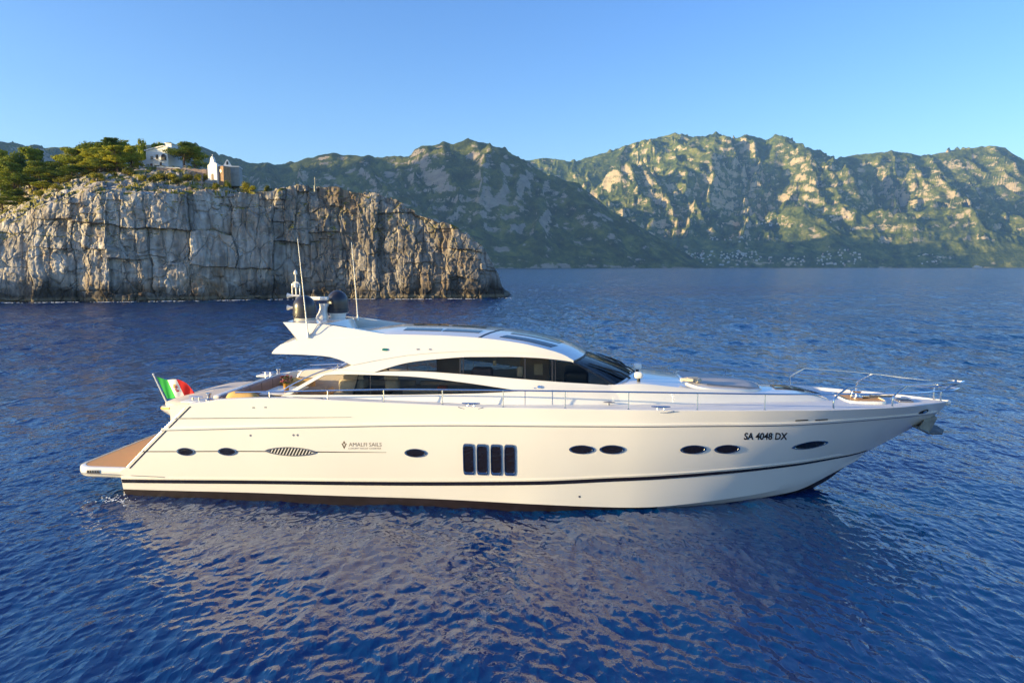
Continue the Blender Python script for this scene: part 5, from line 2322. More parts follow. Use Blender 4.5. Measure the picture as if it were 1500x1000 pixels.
# stair hand rails by the saloon door
for s, pts in ((-1, ((418, 576.5), (432, 567), (470, 549), (500, 540), (514, 535.6))), (1, ((418, 576.5), (445, 562), (470, 549), (514, 535.6)))):
    P = []
    for px, py in pts:
        x, z = SPX(px, py)
        P.append((x - 0.12, s * (W(x, z) - 0.02), z + 0.06))
    mb = MB()
    mb.tube(smooth3(P, 4), 0.02, 8)
    mb.build('stair_rail', STEEL, yacht)
P = [U(px, py, 1.2)[0:1] + (1.2,) + U(px, py, 1.2)[1:2] for px, py in ((436, 552), (442, 544), (450, 540.5), (470, 539), (500, 536))]
mb = MB()
mb.tube(smooth3(P, 4), 0.02, 8)
mb.build('stair_rail', STEEL, yacht)
# capstan and cleats on the starboard quarter
for s in (-1, 1):
    qx, qz = U(306, 590, -2.45)
    qz = float(zg(qx)) - 0.03
    mb = MB()
    mb.box((qx - 0.25, s * 2.45, qz + 0.0), (1.0, 0.5, 0.06), bev=0.02)
    q = mb.build('mooring_station', DECKW, yacht)
    mb = MB()
    mb.lathe((qx, s * 2.45, qz + 0.03), [(0.10, 0), (0.10, 0.04), (0.055, 0.07), (0.05, 0.14), (0.085, 0.19), (0.085, 0.22), (0.001, 0.23)], 16)
    mb.build('capstan', STEEL, q)
    mb = MB()
    for dx in (-0.5, -0.3):
        mb.lathe((qx + dx, s * 2.45, qz + 0.03), [(0.03, 0), (0.022, 0.09)], 8)
    mb.tube([(qx - 0.62, s * 2.45, qz + 0.13), (qx - 0.4, s * 2.45, qz + 0.12), (qx - 0.18, s * 2.45, qz + 0.13)], [0.014, 0.028, 0.014], 8)
    mb.build('stern_cleat', STEEL, q)


def B2W(x, y, z):
    p = BO + BX * x + BY * y
    return (p[0], p[1], z)


# ---------------------------------------------------------------- ensign
fx, fz = U(245.5, 588, 0)
flag = empty('ensign_flag', B2W(fx, 0, fz), -YAW)
tag(flag, 'green, white and red ensign flying from a slanted white pole at the yacht stern', 'flag')
tx_, tz_ = U(224.5, 548.5, 0)
mb = MB()
mb.tube([(0, 0, -0.12), (tx_ - fx, 0, tz_ - fz)], [0.026, 0.02], 8)
mb.lathe((tx_ - fx, 0, tz_ - fz), [(0.02, -0.02), (0.035, 0.0), (0.03, 0.03), (0.001, 0.05)], 10)
mb.build('flagpole', WHITE, flag)
fs = [0, 0.18, 0.36, 0.48, 0.60, 0.8, 1.0]
ftx = pchip(fs, [229.3, 237, 245.5, 252, 258, 272, 284.8])
fty = pchip(fs, [551.3, 554, 556.2, 555.6, 555.2, 560.5, 575])
fbx = pchip(fs, [245, 251, 257.5, 264, 270, 278, 285.2])
fby = pchip(fs, [583.8, 583.6, 582.2, 582.4, 579.8, 578.6, 576.4])
mb = MB()
rows = []
NS, NTV = 48, 18
for i in range(NS + 1):
    s_ = i / NS
    row = []
    for j in range(NTV + 1):
        t = j / NTV
        px = ftx(s_) * (1 - t) + fbx(s_) * t
        py = fty(s_) * (1 - t) + fby(s_) * t
        dy = 0.055 * math.sin(s_ * 8.0 + t * 1.6) * min(1, s_ * 3) + 0.012 * math.sin(s_ * 21 + t * 4)
        x, z = U(px, py, dy)
        row.append((x - fx, dy, z - fz))
    rows.append(row)
for i in range(NS):
    s_ = (i + 0.5) / NS
    mb.loft(rows[i:i + 2], 0 if s_ < 0.36 else (1 if s_ < 0.60 else 2))
cloth = mb.build('flag_cloth', [mat('flag_green', (0.01, 0.36, 0.05), 0.8), mat('flag_white', (0.78, 0.76, 0.72), 0.8), mat('flag_red', (0.62, 0.012, 0.012), 0.8)], flag, angle=180)
EM = [mat('crest_gold', (0.55, 0.30, 0.05), 0.6), mat('crest_red', (0.45, 0.02, 0.03), 0.7), mat('crest_dark', (0.06, 0.05, 0.10), 0.7)]


def flag_pt(s_, t, off):
    a, b = s_ * NS, t * NTV
    i, j = int(a), int(b)
    p = np.array(rows[i][j]) * (1 - (a - i)) * (1 - (b - j)) + np.array(rows[i + 1][j]) * (a - i) * (1 - (b - j)) + np.array(rows[i][j + 1]) * (1 - (a - i)) * (b - j) + np.array(rows[i + 1][j + 1]) * (a - i) * (b - j)
    return p + np.array([0, off, 0])


for off in (-0.012, 0.012):
    mb = MB()
    for s0, s1, t0, t1, k in ((0.45, 0.52, 0.27, 0.34, 0), (0.43, 0.47, 0.35, 0.47, 0), (0.475, 0.50, 0.35, 0.50, 2), (0.505, 0.545, 0.36, 0.47, 1), (0.44, 0.50, 0.51, 0.58, 1), (0.46, 0.54, 0.60, 0.68, 1)):
        mb.add([flag_pt(s0, t0, off), flag_pt(s1, t0, off), flag_pt(s1, t1, off), flag_pt(s0, t1, off)], [(0, 1, 2, 3)], k)
    mb.build('crest', EM, cloth, smooth=False)

# ---------------------------------------------------------------- vase of flowers on the cockpit table
vx, vz = U(419.5, 572.5, -0.2)
vase = empty('flower_vase', B2W(vx, -0.2, vz), -YAW)
tag(vase, 'gold vase of pink and red flowers standing on the cockpit table', 'vase')
mb = MB()
mb.lathe((0, 0, 0), [(0.001, 0.0), (0.075, 0.0), (0.085, 0.02), (0.095, 0.26), (0.085, 0.265), (0.08, 0.22), (0.001, 0.2)], 20)
mb.build('vase_body', mat('gold_glaze', (0.55, 0.27, 0.05), 0.3, metal=0.3), vase)
rg = random.Random(4)
pet, lf = MB(), MB()
for k in range(46):
    a, e = rg.uniform(0, 6.28), rg.uniform(0.1, 1.0)
    r = 0.20 * math.sqrt(rg.random())
    c_ = Vector((r * math.cos(a), r * math.sin(a), 0.34 + rg.uniform(0, 0.22) - r * 0.3))
    mb_ = pet if k % 3 else lf
    for q in range(7):
        d = Vector((rg.gauss(0, 1), rg.gauss(0, 1), rg.gauss(0, 1))).normalized()
        u_ = d.orthogonal().normalized() * 0.032
        v_ = d.cross(u_).normalized() * 0.026
        o_ = c_ + d * 0.025
        mb_.add([o_ - u_, o_ - v_, o_ + u_, o_ + v_], [(0, 1, 2, 3)], 0 if mb_ is lf else k % 2)
    if mb_ is pet:
        lf.tube([(0, 0, 0.2), tuple(c_ * 0.6), tuple(c_)], 0.004, 4, caps=False)
pet.build('flowers', [mat('pink_petals', (0.50, 0.22, 0.24), 0.8), mat('red_petals', (0.24, 0.04, 0.05), 0.8)], vase, smooth=False)
lf.build('leaves', mat('flower_leaves', (0.06, 0.09, 0.02), 0.7), vase, smooth=False)

# ---------------------------------------------------------------- rolled towels by the sunpad
for k, (px, py, ln, r, lab) in enumerate(((1006.5, 563.5, 0.36, 0.06, 'rolled cream towel lying at the aft end of the foredeck sunpad'), (1014.0, 562.0, 0.34, 0.065, 'middle rolled cream towel at the near edge of the foredeck sunpad'), (1022.5, 564.5, 0.32, 0.06, 'rolled cream towel lying nearest the bow beside the sunpad edge'))):
    x, y, z = on_trunk(px, py)
    z = trunk_pt(x, y / float(Tw(x)))[2] + 0.10
    tw = empty('rolled_towel', B2W(x, y, z), -YAW + R((-20, 25, 60)[k]))
    tag(tw, lab, 'towel', 'rolled towels on the foredeck')
    mb = MB()
    rows = []
    for i in range(9):
        u_ = -ln / 2 + ln * i / 8
        rr = r * (1 - 0.10 * abs(2 * i / 8 - 1) ** 4)
        rows.append([(u_, rr * math.cos(a), rr * 0.85 * math.sin(a) + r * 0.85) for a in np.linspace(0, 2 * math.pi, 18, endpoint=False)])
    mb.loft(rows, close_u=True)
    mb.build('towel_roll', ROPE, tw, angle=60)
    mb = MB()
    for e in (-1, 1):
        pts = []
        for q in range(30):
            a = q * 0.55
            rr = r * 0.9 * (1 - q / 32)
            pts.append((e * ln / 2, rr * math.cos(a), rr * 0.85 * math.sin(a) + r * 0.85))
        mb.tube(pts, 0.009, 5)
    mb.build('rolled_edge', ROPE, tw)

# ================================================================ TREES AND BUILDINGS ON THE HEADLAND
def foliage_mat(name, c0, c1, c2):
    m = bpy.data.materials.new(name)
    m.use_nodes = True
    t = m.node_tree
    p = t.nodes['Principled BSDF']
    p.inputs['Roughness'].default_value = 0.7
    p.inputs['Specular IOR Level'].default_value = 0.2
    tc = t.nodes.new('ShaderNodeTexCoord')
    n = t.nodes.new('ShaderNodeTexNoise')
    n.inputs['Scale'].default_value = 0.9
    n.inputs['Detail'].default_value = 4
    r = t.nodes.new('ShaderNodeValToRGB')
    r.color_ramp.elements[0].position = 0.35
    r.color_ramp.elements[0].color = (*c0, 1)
    r.color_ramp.elements[1].position = 0.68
    r.color_ramp.elements[1].color = (*c2, 1)
    e = r.color_ramp.elements.new(0.5)
    e.color = (*c1, 1)
    oi = t.nodes.new('ShaderNodeObjectInfo')
    ad = t.nodes.new('ShaderNodeMath')
    ad.operation = 'MULTIPLY_ADD'
    ad.inputs[1].default_value = 0.22
    t.links.new(oi.outputs['Random'], ad.inputs[0])
    sb = t.nodes.new('ShaderNodeMath')
    sb.operation = 'SUBTRACT'
    sb.inputs[1].default_value = 0.11
    t.links.new(n.outputs['Fac'], sb.inputs[0])
    t.links.new(sb.outputs[0], ad.inputs[2])
    t.links.new(tc.outputs['Object'], n.inputs['Vector'])
    t.links.new(ad.outputs[0], r.inputs['Fac'])
    t.links.new(r.outputs['Color'], p.inputs['Base Color'])
    tl = t.nodes.new('ShaderNodeBsdfTranslucent')
    t.links.new(r.outputs['Color'], tl.inputs[0])
    mx = t.nodes.new('ShaderNodeMixShader')
    mx.inputs[0].default_value = 0.3
    t.links.new(p.outputs[0], mx.inputs[1])
    t.links.new(tl.outputs[0], mx.inputs[2])
    t.links.new(mx.outputs[0], t.nodes['Material Output'].inputs['Surface'])
    return m


PINE = foliage_mat('pine_needles', (0.075, 0.12, 0.015), (0.25, 0.28, 0.026), (0.58, 0.50, 0.03))
SCRUB = foliage_mat('scrub_leaves', (0.09, 0.10, 0.015), (0.26, 0.24, 0.025), (0.52, 0.42, 0.04))
BARK = mat('pine_bark', (0.16, 0.10, 0.07), 0.9, var=0.4, vscale=4)


def leaf_clump(mb, c, rad, n, rg, size, squash):
    for _ in range(n):
        d = Vector((rg.gauss(0, 1), rg.gauss(0, 1), rg.gauss(0, 1))).normalized()
        rr = rg.random() ** 0.4
        o = Vector(c) + Vector((d.x * rad * rr, d.y * rad * rr, d.z * rad * squash * rr))
        nrm = (d + Vector((rg.gauss(0, .5), rg.gauss(0, .5), rg.gauss(0, .5) + 0.4))).normalized()
        u = nrm.orthogonal().normalized()
        u = (Matrix.Rotation(rg.uniform(0, 6.28), 3, nrm) @ u) * size * rg.uniform(0.6, 1.3)
        v = nrm.cross(u) * rg.uniform(0.35, 0.7)
        mb.add([o - u, o - v * 0.9, o + u, o + v], [(0, 1, 2, 3)])


def pine_proto(seed, spread, hgt):
    """a pine of unit height: trunk with limbs, crown of needle tufts in flattened clumps"""
    rg = random.Random(seed)
    tr, cr = MB(), MB()
    lean = rg.uniform(-0.10, 0.10)
    fork = rg.uniform(0.20, 0.36)
    top = Vector((lean, rg.uniform(-0.05, 0.05), 0.86))
    mid = Vector((lean * 0.3, 0, fork))
    tr.tube([(0, 0, -0.15), tuple(mid * 0.5), tuple(mid), tuple((mid + top) / 2 + Vector((0.02, 0.02, 0))), tuple(top)], [0.035, 0.030, 0.025, 0.016, 0.006], 7)
    for k in range(rg.randint(16, 20)):
        a = k * 2.4 + rg.uniform(-0.4, 0.4)
        lv = rg.random() ** 0.8
        z = fork + 0.03 + lv * (0.92 - fork)
        r = spread * (0.42 if lv > 0.8 else 0.85) * rg.uniform(0.35, 1.0) * (1 - 0.45 * lv)
        c = Vector((lean * z + r * math.cos(a), r * math.sin(a), z))
        s = mid.lerp(top, max(0, lv - 0.2) * 0.8)
        tr.tube([tuple(s), tuple(s.lerp(c, 0.55) - Vector((0, 0, 0.02))), tuple(c)], [0.012, 0.008, 0.004], 5)
        rad = spread * rg.uniform(0.28, 0.44) * (1.0 if lv < 0.8 else 0.8)
        leaf_clump(cr, c, rad, 240, rg, 0.027, 0.6)
        for q in range(3):
            b = rg.uniform(0, 6.28)
            leaf_clump(cr, c + Vector((math.cos(b) * rad * 0.9, math.sin(b) * rad * 0.9, rg.uniform(-0.2, 0.3) * rad)), rad * 0.45, 45, rg, 0.024, 0.6)
    return tr, cr


def bush_proto(seed):
    rg = random.Random(seed)
    tr, cr = MB(), MB()
    for k in range(7):
        a = rg.uniform(0, 6.28)
        r = rg.uniform(0.0, 0.6)
        c = Vector((r * math.cos(a), r * math.sin(a), rg.uniform(0.25, 0.75) * (1.1 - r * 0.6)))
        tr.tube([(0, 0, -0.3), tuple(c * 0.5), tuple(c)], [0.035, 0.02, 0.01], 5)
        leaf_clump(cr, c, rg.uniform(0.26, 0.42), 150, rg, 0.07, 0.75)
    return tr, cr


PROT = []
for k in range(5):
    tr, cr = pine_proto(20 + k, 0.42 + 0.05 * k, 1)
    a = tr.build('trunk', BARK, None)
    b = cr.build('crown', PINE, None, smooth=False, fix=False)
    PROT.append((a, b))
BPROT = []
for k in range(3):
    tr, cr = bush_proto(50 + k)
    BPROT.append((tr.build('stem', BARK, None), cr.build('foliage', SCRUB, None, smooth=False, fix=False)))


def plant(name, protos, k, px, top_py, wpx, Y, label, cat, group, wide=1.0, unit=1.0):
    g = at(px, 300, Y)
    x = g[0]
    z = land(x, Y)
    ztop = at(px, top_py, Y)[2]
    h = max(ztop - z, 1.9)
    r = empty(name, (x, Y, z - 0.1))
    tag(r, label, cat, group)
    sxy = wpx * Y / F / wide
    r.scale = (sxy, sxy, h)
    r.rotation_euler = (0, 0, random.Random(px * 7 + top_py).uniform(0, 6.28))
    used = getattr(plant, 'used', set())
    plant.used = used
    for o in protos[k]:
        c = o if o.name not in used else o.copy()
        if o.name not in used:
            used.add(o.name)
        else:
            COL.objects.link(c)
        c.parent = r
    return r


PT = [
    (5, 216, 52, 176, 'tall dark pine at the left edge of the photograph, highest of its clump'),
    (30, 223, 44, 170, 'dark green pine second from the left edge on the headland crest'),
    (55, 217, 48, 178, 'broad pine right of the left edge group, rising against the sky'),
    (74, 236, 36, 172, 'small dark pine at the gap of sky between the two pine groups'),
    (12, 248, 52, 160, 'low spreading pine under the tall pines at the left edge'),
    (46, 258, 46, 158, 'yellow green pine on the slope below the left pine group'),
    (80, 250, 40, 163, 'rounded pine on the slope below the gap of sky'),
    (97, 228, 42, 174, 'flat topped pine just right of the gap of sky'),
    (116, 217, 46, 172, 'pine with a ragged crown left of the tallest pines'),
    (138, 210, 46, 174, 'high green pine standing left beside the tallest pine'),
    (160, 200, 50, 170, 'tallest pine on the headland with a sunlit yellow green crown'),
    (182, 205, 44, 173, 'dark pine right beside the tallest pine'),
    (194, 213, 32, 168, 'pine with bare trunk standing just left of the white villa'),
    (126, 236, 40, 163, 'bushy sunlit pine under the high pines'),
    (152, 232, 42, 162, 'leaning pine in front of the tallest pine'),
    (176, 228, 38, 162, 'thin trunked pine in front of the low terrace wall'),
    (213, 206, 32, 192, 'small pine top showing behind the villa roof on its left'),
    (234, 210, 26, 194, 'small dark pine top showing behind the middle of the villa roof'),
    (272, 208, 44, 170, 'wide umbrella pine standing right of the white villa'),
    (288, 215, 30, 172, 'slim dark pine between the umbrella pine and the chapel'),
    (20, 276, 46, 152, 'low shaded pine on the lower slope at the left edge'),
    (64, 280, 34, 154, 'stunted pine above the rock outcrop on the lower slope'),
    (24, 238, 44, 158, 'shaggy pine in front of the dark pines near the left edge'),
    (62, 236, 40, 165, 'mid height pine filling the slope below the left crest trees'),
    (108, 242, 36, 160, 'short pine in front of the ragged crowned pine'),
    (32, 292, 36, 149, 'small pine beside the grassy rim at the lower left'),
    (146, 216, 44, 166, 'dense pine directly in front of the tallest pine on its left'),
    (172, 214, 44, 165, 'dense sunlit pine directly in front of the tallest pine on its right'),
    (3, 290, 40, 150, 'lowest pine at the left edge just above the cliff rim'),
]
for i, (px, tp, wpx, Y, lab) in enumerate(PT):
    plant('pine_tree', PROT, i % 5, px, tp, wpx, Y, lab, 'pine tree', 'pine trees on the headland', wide=0.88)
BT = [
    (106, 258, 30, 158, 'yellow flowering bush between two rock outcrops'), (92, 262, 22, 159, 'olive bush on top of the left rock outcrop'),
    (128, 258, 26, 160, 'dark bush in the cleft under the pines'), (168, 262, 24, 158, 'sunlit bush below the terrace wall'),
    (190, 266, 26, 158, 'grey green bush below the villa terrace'), (212, 270, 18, 154, 'low bush under the left corner of the villa'),
    (236, 270, 26, 155, 'yellow bush beneath the retaining wall on its left'), (254, 268, 30, 156, 'large yellow green bush beneath the retaining wall'),
    (276, 270, 26, 156, 'dark green bush beneath the right end of the retaining wall'), (292, 274, 16, 156, 'small bush left of the chapel steps'),
    (364, 264, 30, 152, 'round green bush on the rim right of the chapel'), (60, 298, 20, 148, 'yellow bush on the grassy cliff rim'),
    (84, 290, 18, 148, 'small yellow bush above the sunlit grass strip'), (36, 304, 20, 148, 'lowest yellow bush near the left of the cliff rim'),
    (150, 272, 20, 152, 'grey bush among the boulders above the rim'), (334, 262, 16, 158, 'dark bush in front of the chapel side building'),
    (392, 276, 14, 152, 'tiny bush on the rim left of the rock knoll'), (302, 252, 12, 162, 'thin bush touching the left wall of the chapel'),
    (140, 276, 18, 150, 'scrubby bush at the head of the deep cliff crack'), (225, 276, 18, 150, 'low scrub on the rim below the villa'),
    (318, 276, 16, 150, 'low scrub on the rim below the chapel'), (262, 277, 20, 150, 'low scrub on the rim below the large yellow bush'),
]
for i, (px, tp, wpx, Y, lab) in enumerate(BT):
    plant('bush', BPROT, i % 3, px, tp, wpx, Y, lab, 'bush', 'bushes along the headland rim', wide=1.7)

WALLW = mat('white_render', (0.80, 0.79, 0.76), 0.85, var=0.10, vscale=0.8, bump=0.1, bscale=5)
WALLO = mat('ochre_stone', (0.42, 0.26, 0.15), 0.9, var=0.35, vscale=2.5, bump=0.3, bscale=4)
WALLP = mat('pink_stone', (0.42, 0.30, 0.24), 0.9, var=0.35, vscale=1.8, bump=0.4, bscale=3)
GREYW = mat('grey_render', (0.36, 0.37, 0.36), 0.9, var=0.2, vscale=1.5)
PANE = mat('dark_window', (0.03, 0.035, 0.045), 0.2)
WOODD = mat('brown_door', (0.10, 0.05, 0.03), 0.6)
ROOFG = mat('grey_slab_roof', (0.30, 0.29, 0.28), 0.85, var=0.2)


def house_frame(px, py, Y, rz):
    p = at(px, py, Y)
    return p, Y / F


def opening(mb, x, z, w_, h_, y, arch=False, dep=0.10):
    pts = [(x - w_ / 2, z), (x + w_ / 2, z)]
    if arch:
        pts += [(x + w_ / 2 * math.cos(a), z + h_ - w_ / 2 + w_ / 2 * math.sin(a)) for a in np.linspace(0, math.pi, 9)]
    else:
        pts += [(x + w_ / 2, z + h_), (x - w_ / 2, z + h_)]
    mb.prism(pts, y, y - dep)


# white villa
Y = 172.0
s = Y / F
g = at(231, 247.5, Y)
villa = empty('villa', tuple(g), R(-14))
tag(villa, 'white two storey villa with arched window among the pines on the headland', 'house')
wv, hv = 37 * s, 30 * s
mb = MB()
mb.prism([(-wv / 2, -2.0), (wv / 2, -2.0), (wv / 2, hv * 0.95), (wv * 0.30, hv * 1.02), (-wv / 2, hv * 0.86)], 0, 5.0)
mb.prism([(wv * 0.26, hv * 0.9), (wv * 0.52, hv * 0.9), (wv * 0.52, hv * 1.16), (wv * 0.26, hv * 1.20)], 1.2, 4.0)
mb.build('wall', WALLW, villa, smooth=False)
mb = MB()
mb.prism([(-wv * 0.54, hv * 0.86), (wv * 0.31, hv * 1.025), (wv * 0.31, hv * 1.07), (-wv * 0.54, hv * 0.905)], -0.3, 5.3)
mb.prism([(wv * 0.315, hv * 1.02), (wv * 0.54, hv * 0.955), (wv * 0.54, hv * 0.995), (wv * 0.315, hv * 1.065)], -0.3, 1.15)
mb.prism([(wv * 0.23, hv * 1.21), (wv * 0.55, hv * 1.165), (wv * 0.55, hv * 1.20), (wv * 0.23, hv * 1.245)], 1.0, 4.2)
mb.build('roof', WALLW, villa, smooth=False)
for x, z, w_, h_, ar in ((wv * 0.30, hv * 0.38, 1.5, 1.6, True), (wv * 0.0, hv * 0.45, 0.7, 1.1, False), (-wv * 0.24, hv * 0.45, 0.8, 0.8, False), (wv * 0.16, 0.05, 0.55, 1.5, False), (-wv * 0.28, 0.05, 0.7, 1.3, False)):
    mb = MB()
    opening(mb, x, z, w_, h_, 0.03, ar, 0.07)
    f = mb.build('window' if z > 0.5 else 'door', PANE if z > 0.5 else WOODD, villa, smooth=False)
    if z > 0.5:
        mb = MB()
        mb.box((x, -0.10, z - 0.06), (w_ + 0.25, 0.2, 0.1))
        mb.build('sill', WALLW, f, smooth=False)
mb = MB()
mb.prism([(-wv * 1.55, -0.6), (-wv * 0.505, -0.6), (-wv * 0.505, hv * 0.28), (-wv * 0.9, hv * 0.20), (-wv * 1.55, hv * 0.12)], -1.0, -0.5)
mb.prism([(-wv * 0.95, -0.6), (-wv * 0.505, -0.6), (-wv * 0.505, hv * 0.50), (-wv * 0.95, hv * 0.42)], 0.6, 3.5)
mb.build('terrace', WALLW, villa, smooth=False)

# retaining wall
g = at(268, 256, 163)
s = 163 / F
wall = empty('retaining_wall', tuple(g), R(3))
tag(wall, 'low pinkish stone retaining wall between the villa and the chapel', 'wall')
mb = MB()
n = 16
poly = [(-36 * s, -1.6), (33 * s, -1.6)] + [(33 * s - 69 * s * k / n, 1.25 + 0.10 * math.sin(k * 2.1) + 0.02 * k) for k in range(n + 1)]
mb.prism(poly, 0, 0.6)
mb.build('wall_face', WALLP, wall, smooth=False)
mb = MB()
mb.prism([(-36 * s, 1.62), (-4 * s, 1.46), (-4 * s, 1.62), (-36 * s, 1.78)], -0.08, 0.68)
mb.build('coping', WALLW, wall, smooth=False)

# chapel with bell gables
Y = 160.0
s = Y / F
g = at(311.5, 263, Y)
ch = empty('chapel', tuple(g), R(-24))
tag(ch, 'small white chapel with bell gables and a brown door at the headland edge', 'chapel')
w_ = 17.5 * s
h_ = 22 * s
bell = [(-w_ / 2, -1.2), (w_ / 2, -1.2), (w_ / 2, h_), (w_ * 0.36, h_ * 1.05), (w_ * 0.24, h_ * 1.08), (w_ * 0.20, h_ * 1.22), (w_ * 0.10, h_ * 1.42), (0, h_ * 1.48), (-w_ * 0.10, h_ * 1.42), (-w_ * 0.20, h_ * 1.22), (-w_ * 0.24, h_ * 1.08), (-w_ * 0.36, h_ * 0.98), (-w_ / 2, h_ * 0.93)]
mb = MB()
mb.prism(bell, 0, 0.55)
mb.prism([(-w_ / 2 + 0.02, -1.2), (w_ / 2 - 0.02, -1.2), (w_ / 2 - 0.02, h_ * 0.95), (-w_ / 2 + 0.02, h_ * 0.90)], 0.552, 3.4)
f = mb.build('front_wall', WALLW, ch, smooth=False)
mb = MB()
opening(mb, 0, -0.25, 0.75, 1.55, 0.02, True, 0.05)
mb.build('door', WOODD, ch, smooth=False)
mb = MB()
opening(mb, 0, h_ * 1.12, 0.34, 0.75, 0.02, True, 0.04)
mb.build('bell_opening', PANE, f, smooth=False)
mb = MB()
mb.lathe((0, 0.02, h_ * 0.80), [(0.001, -0.06), (0.16, -0.06), (0.16, 0.0)], 14, axis='Y')
mb.build('round_window', PANE, f)
mb = MB()
mb.box((0, 0.25, h_ * 1.48 + 0.22), (0.06, 0.06, 0.5))
mb.box((0, 0.25, h_ * 1.48 + 0.30), (0.28, 0.061, 0.06))
mb.build('cross', WALLW, ch, smooth=False)
mb = MB()
mb.prism([(w_ / 2 + 0.005, -1.4), (w_ / 2 + 1.5, -1.4), (w_ / 2 + 1.5, h_ * 0.84), (w_ / 2 + 0.005, h_ * 0.84)], 0.5, 2.6)
mb.build('side_wall', WALLO, ch, smooth=False)
mb = MB()
opening(mb, w_ / 2 + 0.6, h_ * 0.45, 0.35, 0.6, 0.52, True, 0.05)
mb.build('window', PANE, ch, smooth=False)
mb = MB()
mb.box((0, -0.5, -0.55), (2.6, 1.0, 0.7))
mb.box((0, -1.3, -0.95), (2.4, 0.7, 0.6))
mb.box((0, -1.9, -1.3), (2.2, 0.6, 0.6))
mb.build('steps', GREYW, ch, smooth=False)
# second bell gable on the low building behind
g2 = at(336, 262, Y + 2.5)
sd = empty('chapel_annex', tuple(g2), R(12))
tag(sd, 'low shaded stone building with its own white bell gable right of the chapel', 'house')
mb = MB()
mb.prism([(-8 * s, -1.6), (14 * s, -1.6), (14 * s, 17 * s), (-8 * s, 17 * s)], 0, 4)
mb.build('wall', GREYW, sd, smooth=False)
mb = MB()
mb.prism([(-8.6 * s, 17 * s), (14.6 * s, 17 * s), (14.6 * s, 18.4 * s), (-8.6 * s, 18.4 * s)], -0.2, 4.2)
mb.build('roof', WALLW, sd, smooth=False)
mb = MB()
mb.prism([(-8 * s, 18.41 * s), (4 * s, 18.41 * s), (2.2 * s, 21 * s), (0.8 * s, 24 * s), (-1.6 * s, 27.5 * s), (-2.4 * s, 27.5 * s), (-4.8 * s, 24 * s), (-6.2 * s, 21 * s)], 0.05, 0.6)
bg_ = mb.build('bell_gable', WALLW, sd, smooth=False)
mb = MB()
opening(mb, -2 * s, 20 * s, 2.6 * s, 5 * s, 0.06, True, 0.05)
mb.build('bell_opening', PANE, bg_, smooth=False)
# marker post on the rock knoll
Y = 148.0
g = at(461.5, 273.5, Y)
mb = MB()
mb.tube([(g[0], Y, land(g[0], Y) - 0.5), (g[0], Y, at(461.5, 259.5, Y)[2])], 0.07, 8)
mb.box((g[0], Y, at(461.5, 262.5, Y)[2]), (0.6, 0.1, 0.12))
mb.lathe((g[0], Y, at(461.5, 272.5, Y)[2]), [(0.25, -1.2), (0.25, 0.1), (0.1, 0.15)], 10)
po = mb.build('marker_post', GALV, None, smooth=False)
tag(po, 'thin metal marker post on the rock knoll of the headland', 'post')

# ================================================================ HILLSIDE TOWN AND DISTANT BOATS
Xg, Yg, Zg, pu = MT['far_mountains']
ppx, ppy, _ = proj(np.stack([Xg, Yg, Zg], -1))
ang = (Zg - CAM_H) / Yg
seen = ang >= np.maximum.accumulate(ang, axis=0) - 1e-6
HW = [mat('house_white', (0.64, 0.61, 0.54), 0.85), mat('house_cream', (0.66, 0.56, 0.40), 0.85), mat('house_pink', (0.58, 0.42, 0.33), 0.85)]


def house_mesh(name, m, w1, d1, h1, w2, h2):
    mb = MB()
    mb.box((0, 0, h1 / 2 - 4), (w1, d1, h1 + 8))
    mb.box((w1 * 0.1, d1 * 0.1, h1 + h2 / 2), (w2, d1 * 0.6, h2))
    mb.box((0, 0, h1 + 0.25), (w1 * 1.04, d1 * 1.04, 0.5))
    for k in (-1, 0, 1):
        mb.box((k * w1 * 0.3, -d1 / 2 - 0.1, h1 * 0.6), (w1 * 0.12, 0.3, h1 * 0.28), mi=1)
    return mb.build(name, [m, PANE], None, smooth=False, fix=False)


HP_ = [house_mesh('house', HW[0], 15, 11, 8, 8, 4), house_mesh('house', HW[1], 20, 12, 10, 9, 3), house_mesh('house', HW[2], 12, 11, 12, 6, 3), house_mesh('house', HW[0], 24, 12, 9, 10, 4)]
ZONES = [((985, 368, 1108, 388), 120, 'small pale house in the shaded town terraces above the sea', 'houses of the main hillside town'),
         ((1040, 346, 1100, 353), 16, 'small pale house in the shaded row of houses high above the town', 'houses in the row above the town'),
         ((1108, 376, 1180, 388), 24, 'small pale house by the shore right of the main town', 'houses by the shore'),
         ((1195, 366, 1262, 388), 44, 'small pale house scattered in the shade of the middle bay', 'houses of the middle bay'),
         ((1112, 318, 1155, 331), 18, 'small sunlit house on the bright terraced spur above the town', 'houses on the sunlit spur'),
         ((1216, 310, 1250, 322), 14, 'small sunlit house on the bright slope right of the ravine', 'houses on the sunlit slope'),
         ((1340, 372, 1380, 388), 10, 'small pale house on the coast below the right hand cliffs', 'houses on the right hand coast')]
rg = random.Random(12)
first = set()
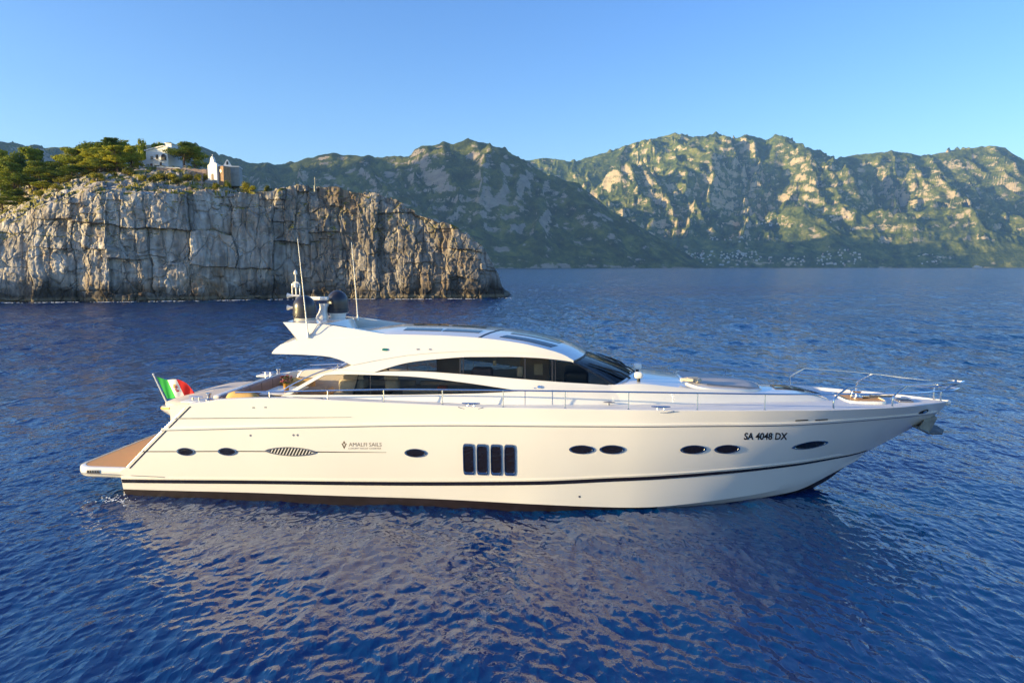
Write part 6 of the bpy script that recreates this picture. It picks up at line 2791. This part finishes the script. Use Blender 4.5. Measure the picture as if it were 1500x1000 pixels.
for (x0, y0, x1, y1), cnt, lab, grp in ZONES:
    ok = np.argwhere(seen & (ppx > x0) & (ppx < x1) & (ppy > y0) & (ppy < y1))
    if len(ok) == 0:
        continue
    for _ in range(cnt):
        i, j = ok[rg.randrange(len(ok))]
        if rg.random() < 0.6:   # houses sit in rows along the slope
            i = int(np.clip(i - i % 2, 0, Xg.shape[0] - 1))
        k = rg.choices([0, 1, 2, 3], [5, 2, 1, 3])[0]
        src = HP_[k]
        o = src if k not in first else src.copy()
        if k not in first:
            first.add(k)
        else:
            COL.objects.link(o)
        o.location = (Xg[i, j] + rg.uniform(-6, 6), Yg[i, j] - 2, Zg[i, j] + rg.uniform(-1, 2))
        o.rotation_euler = (0, 0, rg.uniform(-0.5, 0.5))
        sc_ = rg.uniform(0.38, 0.80)
        o.scale = (sc_, sc_, sc_ * 0.85)
        tag(o, lab, 'house', grp)

for px, Y, L_, lab in ((1428, 4300, 62, 'long white ship far off close under the right hand coast'), (1288, 4250, 26, 'small white motor boat far off under the middle bay')):
    g = ground(px, 392.2)
    u = (px - 750) / F
    root = empty('boat', (u * Y, Y, 0), R(4))
    tag(root, lab, 'boat')
    mb = MB()
    rows = []
    for a in np.linspace(0, 1, 9):
        x = -L_ / 2 + L_ * a
        b = L_ * 0.10 * (1 - max(0, (a - 0.55) / 0.45) ** 2)
        zt_ = L_ * (0.09 + 0.04 * a * a)
        rows.append([(x, -b, zt_), (x, -b * 0.8, -0.5), (x, b * 0.8, -0.5), (x, b, zt_)])
    mb.loft(rows, close_u=True)
    mb.build('hull', HW[0], root)
    mb = MB()
    mb.box((-L_ * 0.08, 0, L_ * 0.14), (L_ * 0.55, L_ * 0.15, L_ * 0.08), bev=L_ * 0.015)
    mb.box((-L_ * 0.10, 0, L_ * 0.205), (L_ * 0.32, L_ * 0.12, L_ * 0.05), bev=L_ * 0.012)
    mb.build('cabin', HW[0], root)
    mb = MB()
    mb.tube([(-L_ * 0.14, 0, L_ * 0.22), (-L_ * 0.15, 0, L_ * 0.30)], L_ * 0.012, 6)
    mb.build('mast', HW[0], root)

# ---------------------------------------------------------------- flecks of foam under the stern and along the cliff foot
rg = random.Random(31)
mb = MB()
for _ in range(60):
    px, py = rg.gauss(164, 11), rg.gauss(733.5, 2.2)
    if rg.random() < 0.35:
        px, py = rg.uniform(172, 186), rg.uniform(724, 742)
    g = ground(px, py)
    r = rg.uniform(0.010, 0.035)
    a0 = rg.uniform(0, 6.28)
    vs = [(g[0] + r * rg.uniform(0.5, 1.5) * math.cos(a0 + k * 1.05), g[1] + r * rg.uniform(0.3, 0.9) * math.sin(a0 + k * 1.05), 0.035) for k in range(6)]
    top_ = (g[0], g[1], 0.055)
    mb.add(vs + [top_], [(k, (k + 1) % 6, 6) for k in range(6)])
for _ in range(900):
    px = rg.uniform(2, 748)
    g = ground(px, WL(min(px, 740)) + rg.uniform(-0.3, 0.5))
    if rg.random() < 0.5 + 0.5 * math.sin(px * 0.11) * math.sin(px * 0.037):
        r = rg.uniform(0.1, 0.34)
        vs = [(g[0] + r * rg.uniform(0.7, 2.0) * math.cos(k * 1.05), g[1] - 0.8 + r * rg.uniform(0.4, 1.2) * math.sin(k * 1.05), 0.06) for k in range(6)]
        mb.add(vs + [(g[0], g[1] - 0.8, 0.12)], [(k, (k + 1) % 6, 6) for k in range(6)])
fo = mb.build('foam', mat('sea_foam', (0.75, 0.76, 0.76), 0.9), None, smooth=False, fix=False)
tag(fo, 'flecks of white foam under the stern platform and at the cliff foot', kind='stuff')

# ================================================================ HAZE
def build_haze():
    mb = MB()
    mb.box((-1500, 4960, 643), (24600, 10100, 1294))
    m = bpy.data.materials.new('haze_air')
    m.use_nodes = True
    t = m.node_tree
    t.nodes.remove(t.nodes['Principled BSDF'])
    v = t.nodes.new('ShaderNodeVolumePrincipled')
    v.inputs['Color'].default_value = (0.34, 0.62, 1.0, 1)
    v.inputs['Density'].default_value = 0.00005
    v.inputs['Anisotropy'].default_value = 0.2
    t.links.new(v.outputs[0], t.nodes['Material Output'].inputs['Volume'])
    o = mb.build('haze', m, smooth=False)
    tag(o, 'thin blue haze over the bay', kind='stuff')


build_haze()
